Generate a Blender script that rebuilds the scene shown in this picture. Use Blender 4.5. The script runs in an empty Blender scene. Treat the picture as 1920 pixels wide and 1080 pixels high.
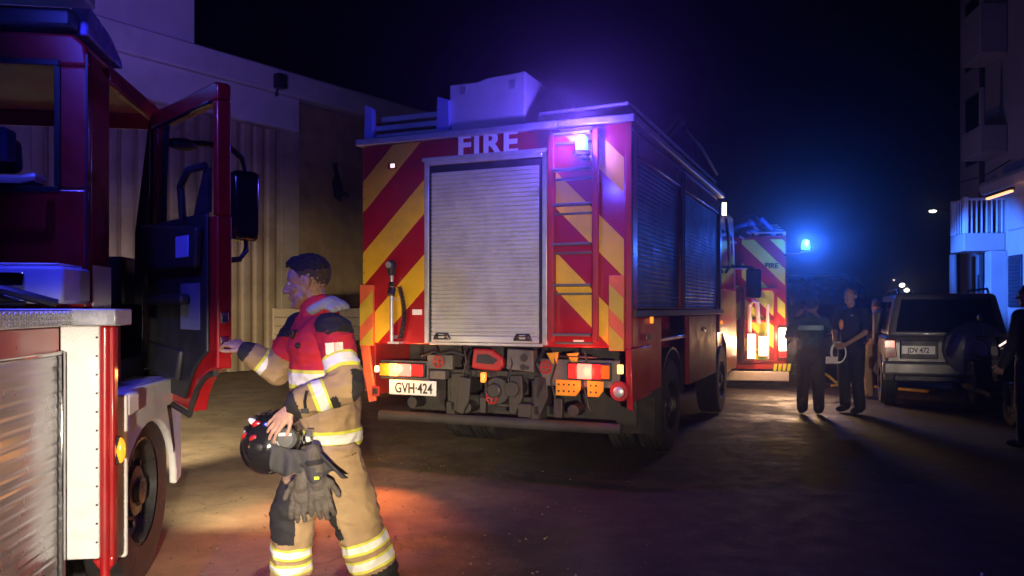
import bpy, bmesh, math, random
from mathutils import Vector, Matrix, noise
V = Vector
R = math.radians
random.seed(7)
S = bpy.context.scene
COL = S.collection

# ------------------------------------------------------------------ camera
cam_d = bpy.data.cameras.new('camera')
cam_d.sensor_width = 36
cam_d.lens = 28.125
cam_d.shift_y = 0.0198
cam_d.clip_start = 0.05
cam_d.clip_end = 900
cam = bpy.data.objects.new('camera', cam_d)
cam.location = (0, 0, 1.48)
cam.rotation_euler = (R(90), 0, 0)
COL.objects.link(cam)
S.camera = cam

# ------------------------------------------------------------------ night sky + faint moon
W = bpy.data.worlds.new('World')
S.world = W
W.use_nodes = True
wn, wl_ = W.node_tree.nodes, W.node_tree.links
bg = wn['Background']
sk = wn.new('ShaderNodeTexSky')
sk.sky_type = 'NISHITA'
sk.sun_disc = False
sk.sun_elevation = R(-4)
sk.sun_rotation = R(200)
wl_.new(sk.outputs[0], bg.inputs[0])
bg.inputs[1].default_value = 0.0010
sun_d = bpy.data.lights.new('moon', 'SUN')
sun_d.energy = 0.004
sun_d.angle = R(0.5)
sun_d.color = (0.75, 0.82, 1)
sun = bpy.data.objects.new('moon', sun_d)
sun.rotation_euler = (R(50), 0, R(-150))
COL.objects.link(sun)


def lamp(name, kind, loc, power, col, target=None, size=40, blend=0.5, rad=0.05):
    d = bpy.data.lights.new(name, kind)
    d.energy = power
    d.color = col
    d.shadow_soft_size = rad
    if kind == 'SPOT':
        d.spot_size = R(size)
        d.spot_blend = blend
    o = bpy.data.objects.new(name, d)
    o.location = loc
    if target is not None:
        o.rotation_euler = (V(target) - V(loc)).to_track_quat('-Z', 'Y').to_euler()
    COL.objects.link(o)
    return o


# dipped headlamps of the vehicle that waits behind the photographer
for tx, ty, tz, pw, sz, bl in ((-2.5, 5.0, 0.0, 2600, 23, 0.4), (-0.8, 5.0, -0.05, 1300, 23, 0.4), (-0.1, 7.0, 1.1, 2200, 24, 1.0), (1.0, 7.0, 0.6, 350, 22, 1.0)):
    lamp('headlight_beam', 'SPOT', (0.5, -2.6, 1.35), pw, (1, 0.86, 0.68) if tx < -2 else (1, 0.8, 0.56), (tx, ty, tz), sz, bl, 0.07)
lamp('headlight_beam', 'SPOT', (1.2, -2.6, 0.75), 1900, (1, 0.82, 0.62), (5.1, 11.5, 1.0), 11, 0.9, 0.07)
# blue beacon of that same vehicle
lamp('beacon_beam', 'POINT', (-0.6, -3.2, 3.1), 22, (0.10, 0.12, 1.0), rad=0.1)

S.view_settings.view_transform = 'Standard'
S.view_settings.look = 'None'
S.view_settings.exposure = 0
S.view_settings.gamma = 1
S.view_settings.use_curve_mapping = False
S.render.engine = 'CYCLES'
S.cycles.use_denoising = True
S.cycles.max_bounces = 6
S.cycles.volume_bounces = 0
S.cycles.sample_clamp_indirect = 4


# ------------------------------------------------------------------ materials
def mat(name, col, rough=0.5, metal=0.0, var=0.12, scale=6.0, bump=0.0, bscale=None, coat=0.0, dirt=None,
        emit=None, estr=1.0, trans=0.0, spec=0.5, dscale=1.7, dcut=0.5):
    m = bpy.data.materials.new(name)
    m.use_nodes = True
    n, l = m.node_tree.nodes, m.node_tree.links
    b = n['Principled BSDF']
    b.inputs['Roughness'].default_value = rough
    b.inputs['Metallic'].default_value = metal
    b.inputs['Coat Weight'].default_value = coat
    b.inputs['Coat Roughness'].default_value = 0.12
    b.inputs['Transmission Weight'].default_value = trans
    b.inputs['Specular IOR Level'].default_value = spec
    tc = n.new('ShaderNodeTexCoord')
    nz = n.new('ShaderNodeTexNoise')
    nz.inputs['Scale'].default_value = scale
    nz.inputs['Detail'].default_value = 6
    l.new(tc.outputs['Object'], nz.inputs['Vector'])
    mp = n.new('ShaderNodeMapRange')
    mp.inputs['From Min'].default_value = 0.3
    mp.inputs['From Max'].default_value = 0.7
    mp.inputs['To Min'].default_value = 1 - var
    mp.inputs['To Max'].default_value = 1 + var
    l.new(nz.outputs['Fac'], mp.inputs['Value'])
    mx = n.new('ShaderNodeMix')
    mx.data_type = 'RGBA'
    mx.blend_type = 'MULTIPLY'
    mx.inputs['Factor'].default_value = 1
    mx.inputs['A'].default_value = (*col, 1)
    l.new(mp.outputs[0], mx.inputs['B'])
    out = mx.outputs['Result']
    if dirt:
        n2 = n.new('ShaderNodeTexNoise')
        n2.inputs['Scale'].default_value = dscale
        n2.inputs['Detail'].default_value = 9
        n2.inputs['Roughness'].default_value = 0.65
        l.new(tc.outputs['Object'], n2.inputs['Vector'])
        r2 = n.new('ShaderNodeMapRange')
        r2.inputs['From Min'].default_value = dcut
        r2.inputs['From Max'].default_value = dcut + 0.22
        r2.inputs['To Max'].default_value = dirt[3]
        l.new(n2.outputs['Fac'], r2.inputs['Value'])
        m2 = n.new('ShaderNodeMix')
        m2.data_type = 'RGBA'
        l.new(r2.outputs[0], m2.inputs['Factor'])
        l.new(out, m2.inputs['A'])
        m2.inputs['B'].default_value = (*dirt[:3], 1)
        out = m2.outputs['Result']
    l.new(out, b.inputs['Base Color'])
    rr = n.new('ShaderNodeMapRange')
    rr.inputs['From Min'].default_value = 0.3
    rr.inputs['From Max'].default_value = 0.7
    rr.inputs['To Min'].default_value = max(0.02, rough - 0.08)
    rr.inputs['To Max'].default_value = min(1, rough + 0.1)
    l.new(nz.outputs['Fac'], rr.inputs['Value'])
    l.new(rr.outputs[0], b.inputs['Roughness'])
    if bump:
        bp = n.new('ShaderNodeBump')
        bp.inputs['Strength'].default_value = bump
        bp.inputs['Distance'].default_value = 0.02
        n3 = n.new('ShaderNodeTexNoise')
        n3.inputs['Scale'].default_value = bscale or scale * 5
        n3.inputs['Detail'].default_value = 5
        l.new(tc.outputs['Object'], n3.inputs['Vector'])
        l.new(n3.outputs['Fac'], bp.inputs['Height'])
        l.new(bp.outputs[0], b.inputs['Normal'])
    if emit:
        b.inputs['Emission Color'].default_value = (*emit, 1)
        b.inputs['Emission Strength'].default_value = estr
    return m


GR = (0.06, 0.05, 0.04)
M = {
    'red': mat('fire_red_paint', (0.36, 0.008, 0.010), 0.35, coat=0.5, var=0.1, dirt=(*GR, 0.35), dcut=0.52),
    'red_dull': mat('dull_red_paint', (0.40, 0.02, 0.018), 0.5, var=0.15, dirt=(*GR, 0.5)),
    'yellow': mat('yellow_reflective', (0.80, 0.46, 0.015), 0.42, var=0.08, dirt=(0.2, 0.13, 0.05, 0.4)),
    'lime': mat('lime_reflective', (0.62, 0.72, 0.05), 0.4, var=0.08),
    'orange_fl': mat('faded_orange', (0.72, 0.13, 0.05), 0.5, var=0.15, dirt=(*GR, 0.3)),
    'olive_fl': mat('faded_yellow_green', (0.52, 0.36, 0.03), 0.5, var=0.15),
    'alu': mat('brushed_aluminium', (0.62, 0.62, 0.64), 0.42, 0.55, var=0.1, scale=14, dirt=(0.2, 0.19, 0.18, 0.35)),
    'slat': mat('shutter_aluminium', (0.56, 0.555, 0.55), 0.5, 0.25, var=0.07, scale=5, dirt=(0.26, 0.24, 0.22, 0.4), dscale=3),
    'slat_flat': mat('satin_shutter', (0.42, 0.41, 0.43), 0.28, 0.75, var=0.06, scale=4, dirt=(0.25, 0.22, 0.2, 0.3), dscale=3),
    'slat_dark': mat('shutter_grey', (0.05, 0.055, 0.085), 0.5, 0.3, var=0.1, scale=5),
    'chrome': mat('chrome', (0.8, 0.8, 0.8), 0.12, 1.0, var=0.04),
    'tread': mat('tread_plate', (0.60, 0.60, 0.62), 0.35, 0.6, var=0.1, scale=20),
    'steel': mat('grimy_steel', (0.055, 0.052, 0.048), 0.55, 0.5, var=0.25, scale=9, dirt=(*GR, 0.7), bump=0.15),
    'steel_pale': mat('pale_grey_steel', (0.14, 0.13, 0.115), 0.55, 0.2, var=0.2, scale=9, dirt=(*GR, 0.7), bump=0.1),
    'black': mat('black_plastic', (0.022, 0.022, 0.025), 0.45, var=0.2),
    'black_g': mat('black_gloss', (0.012, 0.012, 0.015), 0.12, coat=0.6, var=0.2),
    'chassis': mat('chassis_grime', (0.035, 0.033, 0.03), 0.7, var=0.3, bump=0.2),
    'rubber': mat('tyre_rubber', (0.020, 0.0195, 0.0195), 0.75, var=0.25, bump=0.2, dirt=(0.10, 0.085, 0.065, 0.5), dscale=6),
    'rim': mat('dirty_rim', (0.07, 0.07, 0.07), 0.3, 0.6, var=0.3),
    'white': mat('white_paint', (0.76, 0.75, 0.72), 0.4, var=0.05, coat=0.2, dirt=(0.35, 0.32, 0.28, 0.4), dscale=4),
    'white_box': mat('white_grp', (0.72, 0.71, 0.72), 0.55, var=0.06, dirt=(0.4, 0.38, 0.36, 0.5), dscale=3),
    'speck': mat('speckled_white', (0.80, 0.79, 0.77), 0.45, var=0.1, scale=120, dirt=(0.42, 0.4, 0.38, 0.4), dscale=9, dcut=0.56),
    'letter': mat('white_lettering', (0.93, 0.93, 0.94), 0.4, var=0.01),
    'plate': mat('number_plate_white', (0.84, 0.83, 0.79), 0.35, var=0.04),
    'ink': mat('plate_ink', (0.012, 0.012, 0.014), 0.5, var=0.05),
    'glass': mat('dark_glass', (0.012, 0.013, 0.02), 0.06, var=0.05, spec=0.7),
    'ylw_step': mat('yellow_step', (0.66, 0.36, 0.02), 0.5, var=0.15, dirt=(*GR, 0.4)),
    'blue_box': mat('blue_plastic', (0.32, 0.38, 0.78), 0.4, var=0.1),
    'blue_lens': mat('blue_lens', (0.30, 0.26, 0.72), 0.25, trans=0.2, var=0.02),
    'beacon_on': mat('lit_blue_beacon', (0.1, 0.3, 0.9), 0.2, emit=(0.03, 0.17, 1.0), estr=5.5, var=0.01),
    'amber_on': mat('lit_amber_lens', (0.8, 0.3, 0.02), 0.2, emit=(1.0, 0.27, 0.02), estr=1.25, var=0.01),
    'amber_hot': mat('bright_amber_lens', (0.8, 0.3, 0.02), 0.2, emit=(1.0, 0.50, 0.12), estr=3.6, var=0.01),
    'red_on': mat('lit_red_lens', (0.6, 0.02, 0.02), 0.2, emit=(1.0, 0.025, 0.02), estr=0.9, var=0.01),
    'red_hot': mat('bright_red_lens', (0.6, 0.02, 0.02), 0.2, emit=(1.0, 0.30, 0.20), estr=1.9, var=0.01),
    'red_off': mat('red_lens', (0.35, 0.006, 0.008), 0.3, var=0.05),
    'amber_off': mat('amber_lens', (0.55, 0.2, 0.02), 0.15, var=0.05),
    'warm_on': mat('lit_warm_lamp', (0.9, 0.8, 0.6), 0.2, emit=(1.0, 0.72, 0.38), estr=7, var=0.01),
    'white_on': mat('lit_white_lamp', (0.9, 0.9, 0.9), 0.2, emit=(1.0, 0.97, 0.9), estr=8, var=0.01),
    'marker_on': mat('lit_marker_lamp', (0.9, 0.7, 0.6), 0.2, emit=(1.0, 0.72, 0.62), estr=1.6, var=0.01),
}


# ------------------------------------------------------------------ geometry helpers
def finish(o, smooth=35, bevel=0.0, seg=2):
    me = o.data
    if smooth and len(me.polygons):
        me.polygons.foreach_set('use_smooth', [True] * len(me.polygons))
        me.set_sharp_from_angle(angle=R(smooth))
    if bevel:
        md = o.modifiers.new('bevel', 'BEVEL')
        md.width = bevel
        md.segments = seg
        md.limit_method = 'ANGLE'
        md.angle_limit = R(40)
    return o


class G:
    def __init__(s):
        s.b = bmesh.new()

    def box(s, c, d, rot=None):
        m = Matrix.Translation(V(c))
        if rot:
            from mathutils import Euler
            m = m @ Euler(rot).to_matrix().to_4x4()
        m = m @ Matrix.Diagonal((d[0], d[1], d[2], 1))
        bmesh.ops.create_cube(s.b, size=1, matrix=m)
        return s

    def bx(s, x0, x1, y0, y1, z0, z1):
        return s.box(((x0 + x1) / 2, (y0 + y1) / 2, (z0 + z1) / 2), (abs(x1 - x0), abs(y1 - y0), abs(z1 - z0)))

    def cyl(s, p0, p1, r0, r1=None, n=16):
        p0, p1 = V(p0), V(p1)
        r1 = r0 if r1 is None else r1
        d = p1 - p0
        m = Matrix.Translation((p0 + p1) / 2) @ d.to_track_quat('Z', 'Y').to_matrix().to_4x4()
        bmesh.ops.create_cone(s.b, cap_ends=True, segments=n, radius1=r0, radius2=r1, depth=d.length, matrix=m)
        return s

    def tube(s, pts, r, n=8):
        pts = [V(p) for p in pts]
        rings = []
        up = V((0.13, 0.21, 0.97))
        for i, p in enumerate(pts):
            a = pts[max(i - 1, 0)]
            c = pts[min(i + 1, len(pts) - 1)]
            t = (c - a).normalized()
            u = t.cross(up)
            if u.length < 0.05:
                u = t.cross(V((1, 0, 0)))
            u.normalize()
            w = t.cross(u)
            rr = r[i] if isinstance(r, (list, tuple)) else r
            rings.append([s.b.verts.new(p + (u * math.cos(2 * math.pi * k / n) + w * math.sin(2 * math.pi * k / n)) * rr) for k in range(n)])
        for a, c in zip(rings, rings[1:]):
            for k in range(n):
                s.b.faces.new((a[k], a[(k + 1) % n], c[(k + 1) % n], c[k]))
        s.b.faces.new(rings[0][::-1])
        s.b.faces.new(rings[-1])
        return s

    def prism(s, poly, a0, a1, plane='xz'):
        def P(p, a):
            if plane == 'xz':
                return (p[0], a, p[1])
            if plane == 'yz':
                return (a, p[0], p[1])
            return (p[0], p[1], a)
        u = [s.b.verts.new(P(p, a0)) for p in poly]
        w = [s.b.verts.new(P(p, a1)) for p in poly]
        n = len(poly)
        fs = [s.b.faces.new(u), s.b.faces.new(w[::-1])]
        for k in range(n):
            fs.append(s.b.faces.new((u[k], w[k], w[(k + 1) % n], u[(k + 1) % n])))
        bmesh.ops.recalc_face_normals(s.b, faces=fs)
        return s

    def lathe(s, prof, c=(0, 0, 0), axis='x', n=28, caps=True):
        c = V(c)
        rings = []
        for r, h in prof:
            ring = []
            for k in range(n):
                a = 2 * math.pi * k / n
                q = (h, r * math.cos(a), r * math.sin(a)) if axis == 'x' else ((r * math.cos(a), h, r * math.sin(a)) if axis == 'y' else (r * math.cos(a), r * math.sin(a), h))
                ring.append(s.b.verts.new(c + V(q)))
            rings.append(ring)
        fs = []
        for a, b in zip(rings, rings[1:]):
            for k in range(n):
                fs.append(s.b.faces.new((a[k], a[(k + 1) % n], b[(k + 1) % n], b[k])))
        if caps:
            fs.append(s.b.faces.new(rings[0]))
            fs.append(s.b.faces.new(rings[-1]))
        bmesh.ops.recalc_face_normals(s.b, faces=fs)
        return s

    def ell(s, c, rad, fw=(1, 0, 0), up=(0, 0, 1), n=16):
        fw, up = V(fw).normalized(), V(up).normalized()
        sd = up.cross(fw).normalized()
        up = fw.cross(sd).normalized()
        m = Matrix((( fw.x, sd.x, up.x), (fw.y, sd.y, up.y), (fw.z, sd.z, up.z))).to_4x4()
        m = Matrix.Translation(V(c)) @ m @ Matrix.Diagonal((*rad, 1))
        bmesh.ops.create_uvsphere(s.b, u_segments=n, v_segments=max(6, n // 2 + 2), radius=1, matrix=m)
        return s

    def cap(s, p0, p1, r0, r1=None, n=12):
        p0, p1 = V(p0), V(p1)
        r1 = r0 if r1 is None else r1
        L = (p1 - p0).length
        q = (p1 - p0).to_track_quat('Z', 'Y').to_matrix().to_4x4()
        m = Matrix.Translation(p0) @ q
        prof = [(r0 * math.sin(a), -r0 * math.cos(a)) for a in (0.12, 0.6, 1.1)] + [(r0, 0), (r1, L)] + [(r1 * math.cos(a), L + r1 * math.sin(a)) for a in (0.5, 1.0, 1.45)]
        rings = []
        for r, h in prof:
            rings.append([s.b.verts.new(m @ V((r * math.cos(2 * math.pi * k / n), r * math.sin(2 * math.pi * k / n), h))) for k in range(n)])
        fs = []
        for a, b in zip(rings, rings[1:]):
            for k in range(n):
                fs.append(s.b.faces.new((a[k], a[(k + 1) % n], b[(k + 1) % n], b[k])))
        fs.append(s.b.faces.new(rings[0][::-1]))
        fs.append(s.b.faces.new(rings[-1]))
        return s

    def obj(s, name, m, parent=None, bevel=0.0, smooth=35, seg=2):
        bmesh.ops.recalc_face_normals(s.b, faces=s.b.faces)
        me = bpy.data.meshes.new(name)
        s.b.to_mesh(me)
        s.b.free()
        o = bpy.data.objects.new(name, me)
        me.materials.append(M[m] if isinstance(m, str) else m)
        COL.objects.link(o)
        if parent:
            o.parent = parent
        return finish(o, smooth, bevel, seg)

    def pieces(s, name, m, parent=None, bevel=0.0, smooth=35, seg=2):
        """like obj(), but shapes that do not touch become objects of their own"""
        left = set(s.b.verts)
        comps = []
        while left:
            st = [left.pop()]
            c = set(st)
            while st:
                v = st.pop()
                for e in v.link_edges:
                    w = e.other_vert(v)
                    if w in left:
                        left.discard(w)
                        c.add(w)
                        st.append(w)
            lo = V([min(v.co[i] for v in c) for i in range(3)])
            hi = V([max(v.co[i] for v in c) for i in range(3)])
            comps.append([c, lo, hi])
        k = 0
        while k < len(comps):
            for j in range(k + 1, len(comps)):
                a, b = comps[k], comps[j]
                if all(a[1][i] <= b[2][i] + 0.002 and b[1][i] <= a[2][i] + 0.002 for i in range(3)):
                    comps[k] = [a[0] | b[0], V(map(min, a[1], b[1])), V(map(max, a[2], b[2]))]
                    del comps[j]
                    k = -1
                    break
            k += 1
        out = []
        for c, lo, hi in comps:
            q = G()
            mp = {v: q.b.verts.new(v.co) for v in c}
            for f in s.b.faces:
                if f.verts[0] in c:
                    q.b.faces.new([mp[v] for v in f.verts])
            out.append(q.obj(name, m, parent, bevel, smooth, seg))
        s.b.free()
        return out[0]

    def remesh(s, voxel, it=4, fac=0.5):
        me = bpy.data.meshes.new('tmp')
        s.b.to_mesh(me)
        s.b.free()
        o = bpy.data.objects.new('tmp', me)
        COL.objects.link(o)
        md = o.modifiers.new('r', 'REMESH')
        md.mode = 'VOXEL'
        md.voxel_size = voxel
        sm = o.modifiers.new('s', 'SMOOTH')
        sm.factor = fac
        sm.iterations = it
        dg = bpy.context.evaluated_depsgraph_get()
        r = bpy.data.meshes.new_from_object(o.evaluated_get(dg))
        bpy.data.objects.remove(o)
        bpy.data.meshes.remove(me)
        return r


def mesh_obj(name, me, m, parent=None, smooth=180):
    me.name = name
    o = bpy.data.objects.new(name, me)
    me.materials.clear()
    me.materials.append(M[m] if isinstance(m, str) else m)
    COL.objects.link(o)
    if parent:
        o.parent = parent
    return finish(o, smooth)


def thing(name, label, cat, loc=(0, 0, 0), yaw=0.0, group=None):
    o = bpy.data.objects.new(name, None)
    o.empty_display_size = 0.2
    o.location = loc
    o.rotation_euler = (0, 0, R(-yaw))
    COL.objects.link(o)
    return tag(o, label, cat, group)


def tag(o, label, cat, group=None):
    o['label'] = label
    o['category'] = cat
    if group:
        o['group'] = group
    return o


def struct(o):
    o['kind'] = 'structure'
    return o


def inst(o, name=None, parent=None, loc=None, rot=None):
    c = o.copy()
    COL.objects.link(c)
    if parent is not None:
        c.parent = parent
    if loc is not None:
        c.location = loc
    if rot is not None:
        c.rotation_euler = rot
    return c


def text(s, size, name, m, parent, loc, rot=(R(90), 0, 0), bold=0.0, depth=0.002, sx=1.0, align='CENTER', space=1.0):
    c = bpy.data.curves.new('t', 'FONT')
    c.body = s
    c.size = size
    c.offset = bold
    c.extrude = depth
    c.align_x = align
    c.space_character = space
    t = bpy.data.objects.new('t', c)
    COL.objects.link(t)
    dg = bpy.context.evaluated_depsgraph_get()
    me = bpy.data.meshes.new_from_object(t.evaluated_get(dg))
    bpy.data.objects.remove(t)
    o = mesh_obj(name, me, m, parent, 0)
    o.location = loc
    o.rotation_euler = rot
    o.scale = (sx, 1, 1)
    return o


def clip(poly, x0, x1, z0, z1):
    for ax, lim, sg in ((0, x0, 1), (0, x1, -1), (1, z0, 1), (1, z1, -1)):
        out = []
        for i, p in enumerate(poly):
            q = poly[(i + 1) % len(poly)]
            a, b = (p[ax] - lim) * sg, (q[ax] - lim) * sg
            if a >= 0:
                out.append(p)
            if a * b < 0:
                t = a / (a - b)
                out.append((p[0] + (q[0] - p[0]) * t, p[1] + (q[1] - p[1]) * t))
        poly = out
        if len(poly) < 3:
            return None
    return poly


def stripes(parent, m, x0, x1, z0, z1, bands, sg, y, name='reflective_stripe', th=0.003):
    """diagonal stripes clipped to a rectangle on a rear panel; lines z = c + sg * x"""
    for c0, c1 in bands:
        p = clip([(-9, c0 - 9 * sg), (9, c0 + 9 * sg), (9, c1 + 9 * sg), (-9, c1 - 9 * sg)], x0, x1, z0, z1)
        if p:
            G().prism(p, y - th, y + 0.001).obj(name, m, parent, smooth=0)


def shutter(parent, name, x0, x1, z0, z1, y, m, pitch=0.037, depth=0.012, plane='xz', sgn=-1):
    """roller shutter: one ribbed curtain"""
    n = int((z1 - z0) / pitch)
    prof = [(y - sgn * 0.02, z0)]
    for i in range(n):
        z = z0 + (z1 - z0) * i / n
        h = (z1 - z0) / n
        prof += [(y, z), (y + sgn * depth, z + h * 0.22), (y + sgn * depth, z + h * 0.72), (y, z + h * 0.9)]
    prof += [(y, z1), (y - sgn * 0.02, z1)]
    g = G()
    if plane == 'xz':   # faces -y, extruded along x
        g.prism(prof, x0, x1, 'yz')
    else:               # faces +x : prof is (x, z), extruded along y
        g.prism(prof, x0, x1, 'xz')
    return g.obj(name, m, parent, smooth=0)


def wheel(parent, x, y, r, w, side=1, rim='rim', nuts=8, name='wheel'):
    """side=+1: outer face looks to +x"""
    t = G()
    k = w / 2
    prof = [(r * 0.58, -k), (r * 0.8, -k * 1.04), (r * 0.95, -k), (r, -k * 0.8)]
    for a in (-0.45, 0.0, 0.45):
        prof += [(r, k * (a - 0.08)), (r * 0.975, k * (a - 0.06)), (r * 0.975, k * (a + 0.06)), (r, k * (a + 0.08))]
    prof += [(r, k * 0.8), (r * 0.95, k), (r * 0.8, k * 1.04), (r * 0.58, k)]
    t.lathe(prof, (x, y, r), 'x', 36, False)
    o = t.obj(name, 'rubber', parent)
    q = G()
    q.lathe([(r * 0.57, -k * 0.9 * side), (r * 0.6, k * 0.95 * side), (r * 0.55, k * 0.98 * side), (r * 0.5, k * 0.55 * side), (r * 0.28, k * 0.45 * side),
             (r * 0.26, k * 0.8 * side), (r * 0.16, k * 0.85 * side), (r * 0.14, k * 1.0 * side), (r * 0.02, k * 1.02 * side)], (x, y, r), 'x', 28)
    for i in range(nuts):
        a = 2 * math.pi * i / nuts
        c = V((x, y + math.cos(a) * r * 0.36, r + math.sin(a) * r * 0.36))
        q.cyl(c + V((k * 0.4 * side, 0, 0)), c + V((k * 0.68 * side, 0, 0)), r * 0.045, n=6)
    q.obj('rim', rim, o)
    return o

# ------------------------------------------------------------------ ground
def ground_material():
    m = bpy.data.materials.new('dusty_ground')
    m.use_nodes = True
    n, l = m.node_tree.nodes, m.node_tree.links
    b = n['Principled BSDF']
    tc = n.new('ShaderNodeTexCoord')
    P = tc.outputs['Object']

    def nz(sc, det=8, ro=0.6):
        t = n.new('ShaderNodeTexNoise')
        t.inputs['Scale'].default_value = sc
        t.inputs['Detail'].default_value = det
        t.inputs['Roughness'].default_value = ro
        l.new(P, t.inputs['Vector'])
        return t.outputs['Fac']

    def rng(v, a, c, d, e):
        t = n.new('ShaderNodeMapRange')
        for k, q in zip(('From Min', 'From Max', 'To Min', 'To Max'), (a, c, d, e)):
            t.inputs[k].default_value = q
        l.new(v, t.inputs['Value'])
        return t.outputs[0]

    def mix(f, A, B):
        t = n.new('ShaderNodeMix')
        t.data_type = 'RGBA'
        l.new(f, t.inputs['Factor'])
        for k, q in (('A', A), ('B', B)):
            if isinstance(q, tuple):
                t.inputs[k].default_value = (*q, 1)
            else:
                l.new(q, t.inputs[k])
        return t.outputs['Result']

    def math_(op, a, c):
        t = n.new('ShaderNodeMath')
        t.operation = op
        for i, q in enumerate((a, c)):
            if isinstance(q, (int, float)):
                t.inputs[i].default_value = q
            else:
                l.new(q, t.inputs[i])
        return t.outputs[0]
    sep = n.new('ShaderNodeSeparateXYZ')
    l.new(P, sep.inputs[0])
    edge = math_('SUBTRACT', sep.outputs['X'], math_('MULTIPLY', sep.outputs['Y'], 0.14))
    edge = math_('ADD', edge, math_('MULTIPLY', math_('SUBTRACT', nz(0.9), 0.5), 2.2))
    fac = rng(edge, -2.3, -0.7, 0.0, 1.0)         # sandy yard on the left, asphalt on the right
    sand = mix(rng(nz(2.3), 0.35, 0.68, 0, 1), (0.36, 0.275, 0.155), (0.20, 0.15, 0.088))
    sand = mix(rng(nz(14, 6), 0.52, 0.75, 0, 0.6), sand, (0.34, 0.27, 0.17))
    asp = mix(rng(nz(3.1), 0.35, 0.7, 0, 1), (0.042, 0.033, 0.024), (0.022, 0.018, 0.015))
    asp = mix(rng(nz(140, 3), 0.52, 0.72, 0, 0.7), asp, (0.13, 0.105, 0.08))
    col = mix(fac, sand, asp)
    crack = n.new('ShaderNodeTexVoronoi')
    crack.feature = 'DISTANCE_TO_EDGE'
    crack.inputs['Scale'].default_value = 0.55
    wob = n.new('ShaderNodeVectorMath')
    wob.operation = 'ADD'
    t = n.new('ShaderNodeTexNoise')
    t.inputs['Scale'].default_value = 2.2
    l.new(P, t.inputs['Vector'])
    l.new(P, wob.inputs[0])
    l.new(t.outputs['Color'], wob.inputs[1])
    l.new(wob.outputs[0], crack.inputs['Vector'])
    col = mix(rng(crack.outputs['Distance'], 0.0, 0.012, 0.4, 0.0), col, (0.02, 0.018, 0.016))
    l.new(col, b.inputs['Base Color'])
    wet = rng(nz(0.5, 4), 0.47, 0.62, 0.0, 1.0)   # hose water lying on the road
    far = rng(sep.outputs['Y'], 8.5, 11.0, 0.0, 1.0)
    wet = math_('MULTIPLY', math_('MULTIPLY', wet, far), fac)
    l.new(math_('SUBTRACT', rng(nz(5), 0.3, 0.7, 0.72, 0.95), math_('MULTIPLY', wet, 0.5)), b.inputs['Roughness'])
    bp = n.new('ShaderNodeBump')
    bp.inputs['Strength'].default_value = 0.55
    bp.inputs['Distance'].default_value = 0.03
    h = math_('ADD', math_('MULTIPLY', nz(7, 10, 0.7), 1.0), math_('MULTIPLY', nz(70, 4), 0.5))
    l.new(h, bp.inputs['Height'])
    l.new(bp.outputs[0], b.inputs['Normal'])
    return m


g = G()
xs = [-300, -80, -30] + [-16 + i * 0.8 for i in range(46)] + [40, 90, 300]
ys = [-60, -20] + [-6 + i * 0.8 for i in range(50)] + [60, 120, 400]
vv = {}
for i, x in enumerate(xs):
    for j, y in enumerate(ys):
        z = 0.012 * (noise.noise(V((x * 0.5, y * 0.5, 3))) - 1.0) if abs(x) < 40 and 0 < y < 40 else -0.012
        vv[i, j] = g.b.verts.new((x, y, z))
for i in range(len(xs) - 1):
    for j in range(len(ys) - 1):
        g.b.faces.new((vv[i, j], vv[i + 1, j], vv[i + 1, j + 1], vv[i, j + 1]))
struct(g.obj('ground', ground_material(), smooth=180))

g = G()
rs = random.Random(3)
for i in range(1500):
    y = 4.2 + 13 * rs.random() ** 1.5
    x = rs.uniform(-0.48, 0.62 if i % 3 == 0 else -0.05) * y + rs.uniform(-0.6, 0.6)
    r = rs.uniform(0.0025, 0.008) * (1 + 0.6 * (rs.random() > 0.93))
    m = Matrix.Translation((x, y, r * 0.1)) @ Matrix.Rotation(rs.random() * 6, 4, 'Z') @ Matrix.Diagonal((r * rs.uniform(0.8, 1.5), r, r * 0.7, 1))
    bmesh.ops.create_icosphere(g.b, subdivisions=1, radius=1, matrix=m)
o = g.obj('gravel', mat('gravel_stone', (0.17, 0.135, 0.09), 0.85, var=0.3, scale=20))
o['kind'] = 'stuff'

# ------------------------------------------------------------------ fire engine in the middle
def rot_text_rear():
    return (R(90), 0, 0)


T1 = thing('fire_engine', 'red fire engine with yellow chevrons, grey rear roller shutter and white FIRE lettering', 'fire engine', (-0.22, 7.03, 0), 23.07, 'fire engines at the scene')
# body shell
g = G()
g.bx(-1.29, 1.29, 0.0, 0.06, 1.15, 3.0)
g.bx(-1.29, -1.25, 0.06, 4.92, 1.15, 3.0)
g.bx(-1.25, 1.25, 0.06, 4.92, 2.94, 3.0)
g.bx(-1.25, 1.25, 4.88, 4.92, 1.15, 2.94)
g.bx(-1.25, 1.25, 0.06, 4.88, 1.15, 1.19)
# right flank: posts and rails around the shutters
g.bx(1.2, 1.29, 0.06, 0.24, 1.15, 2.94)
g.bx(1.2, 1.29, 2.12, 2.24, 1.47, 2.94)
g.bx(1.2, 1.29, 4.74, 4.92, 1.15, 2.94)
g.bx(1.2, 1.29, 0.24, 2.12, 2.76, 2.94)
g.bx(1.2, 1.29, 2.24, 4.74, 2.76, 2.94)
body = g.obj('body', 'red', T1, 0.012)
G().bx(-1.35, 0.66, -0.035, 4.95, 3.003, 3.07).obj('roof_edge', 'alu', T1, 0.012)
G().bx(0.66, 1.33, -0.02, 4.95, 3.003, 3.07).obj('roof_edge', 'alu', T1, 0.012)
G().bx(1.292, 1.33, 0.05, 4.92, 1.405, 1.465).obj('side_rail', 'steel', T1, 0.006)
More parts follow.
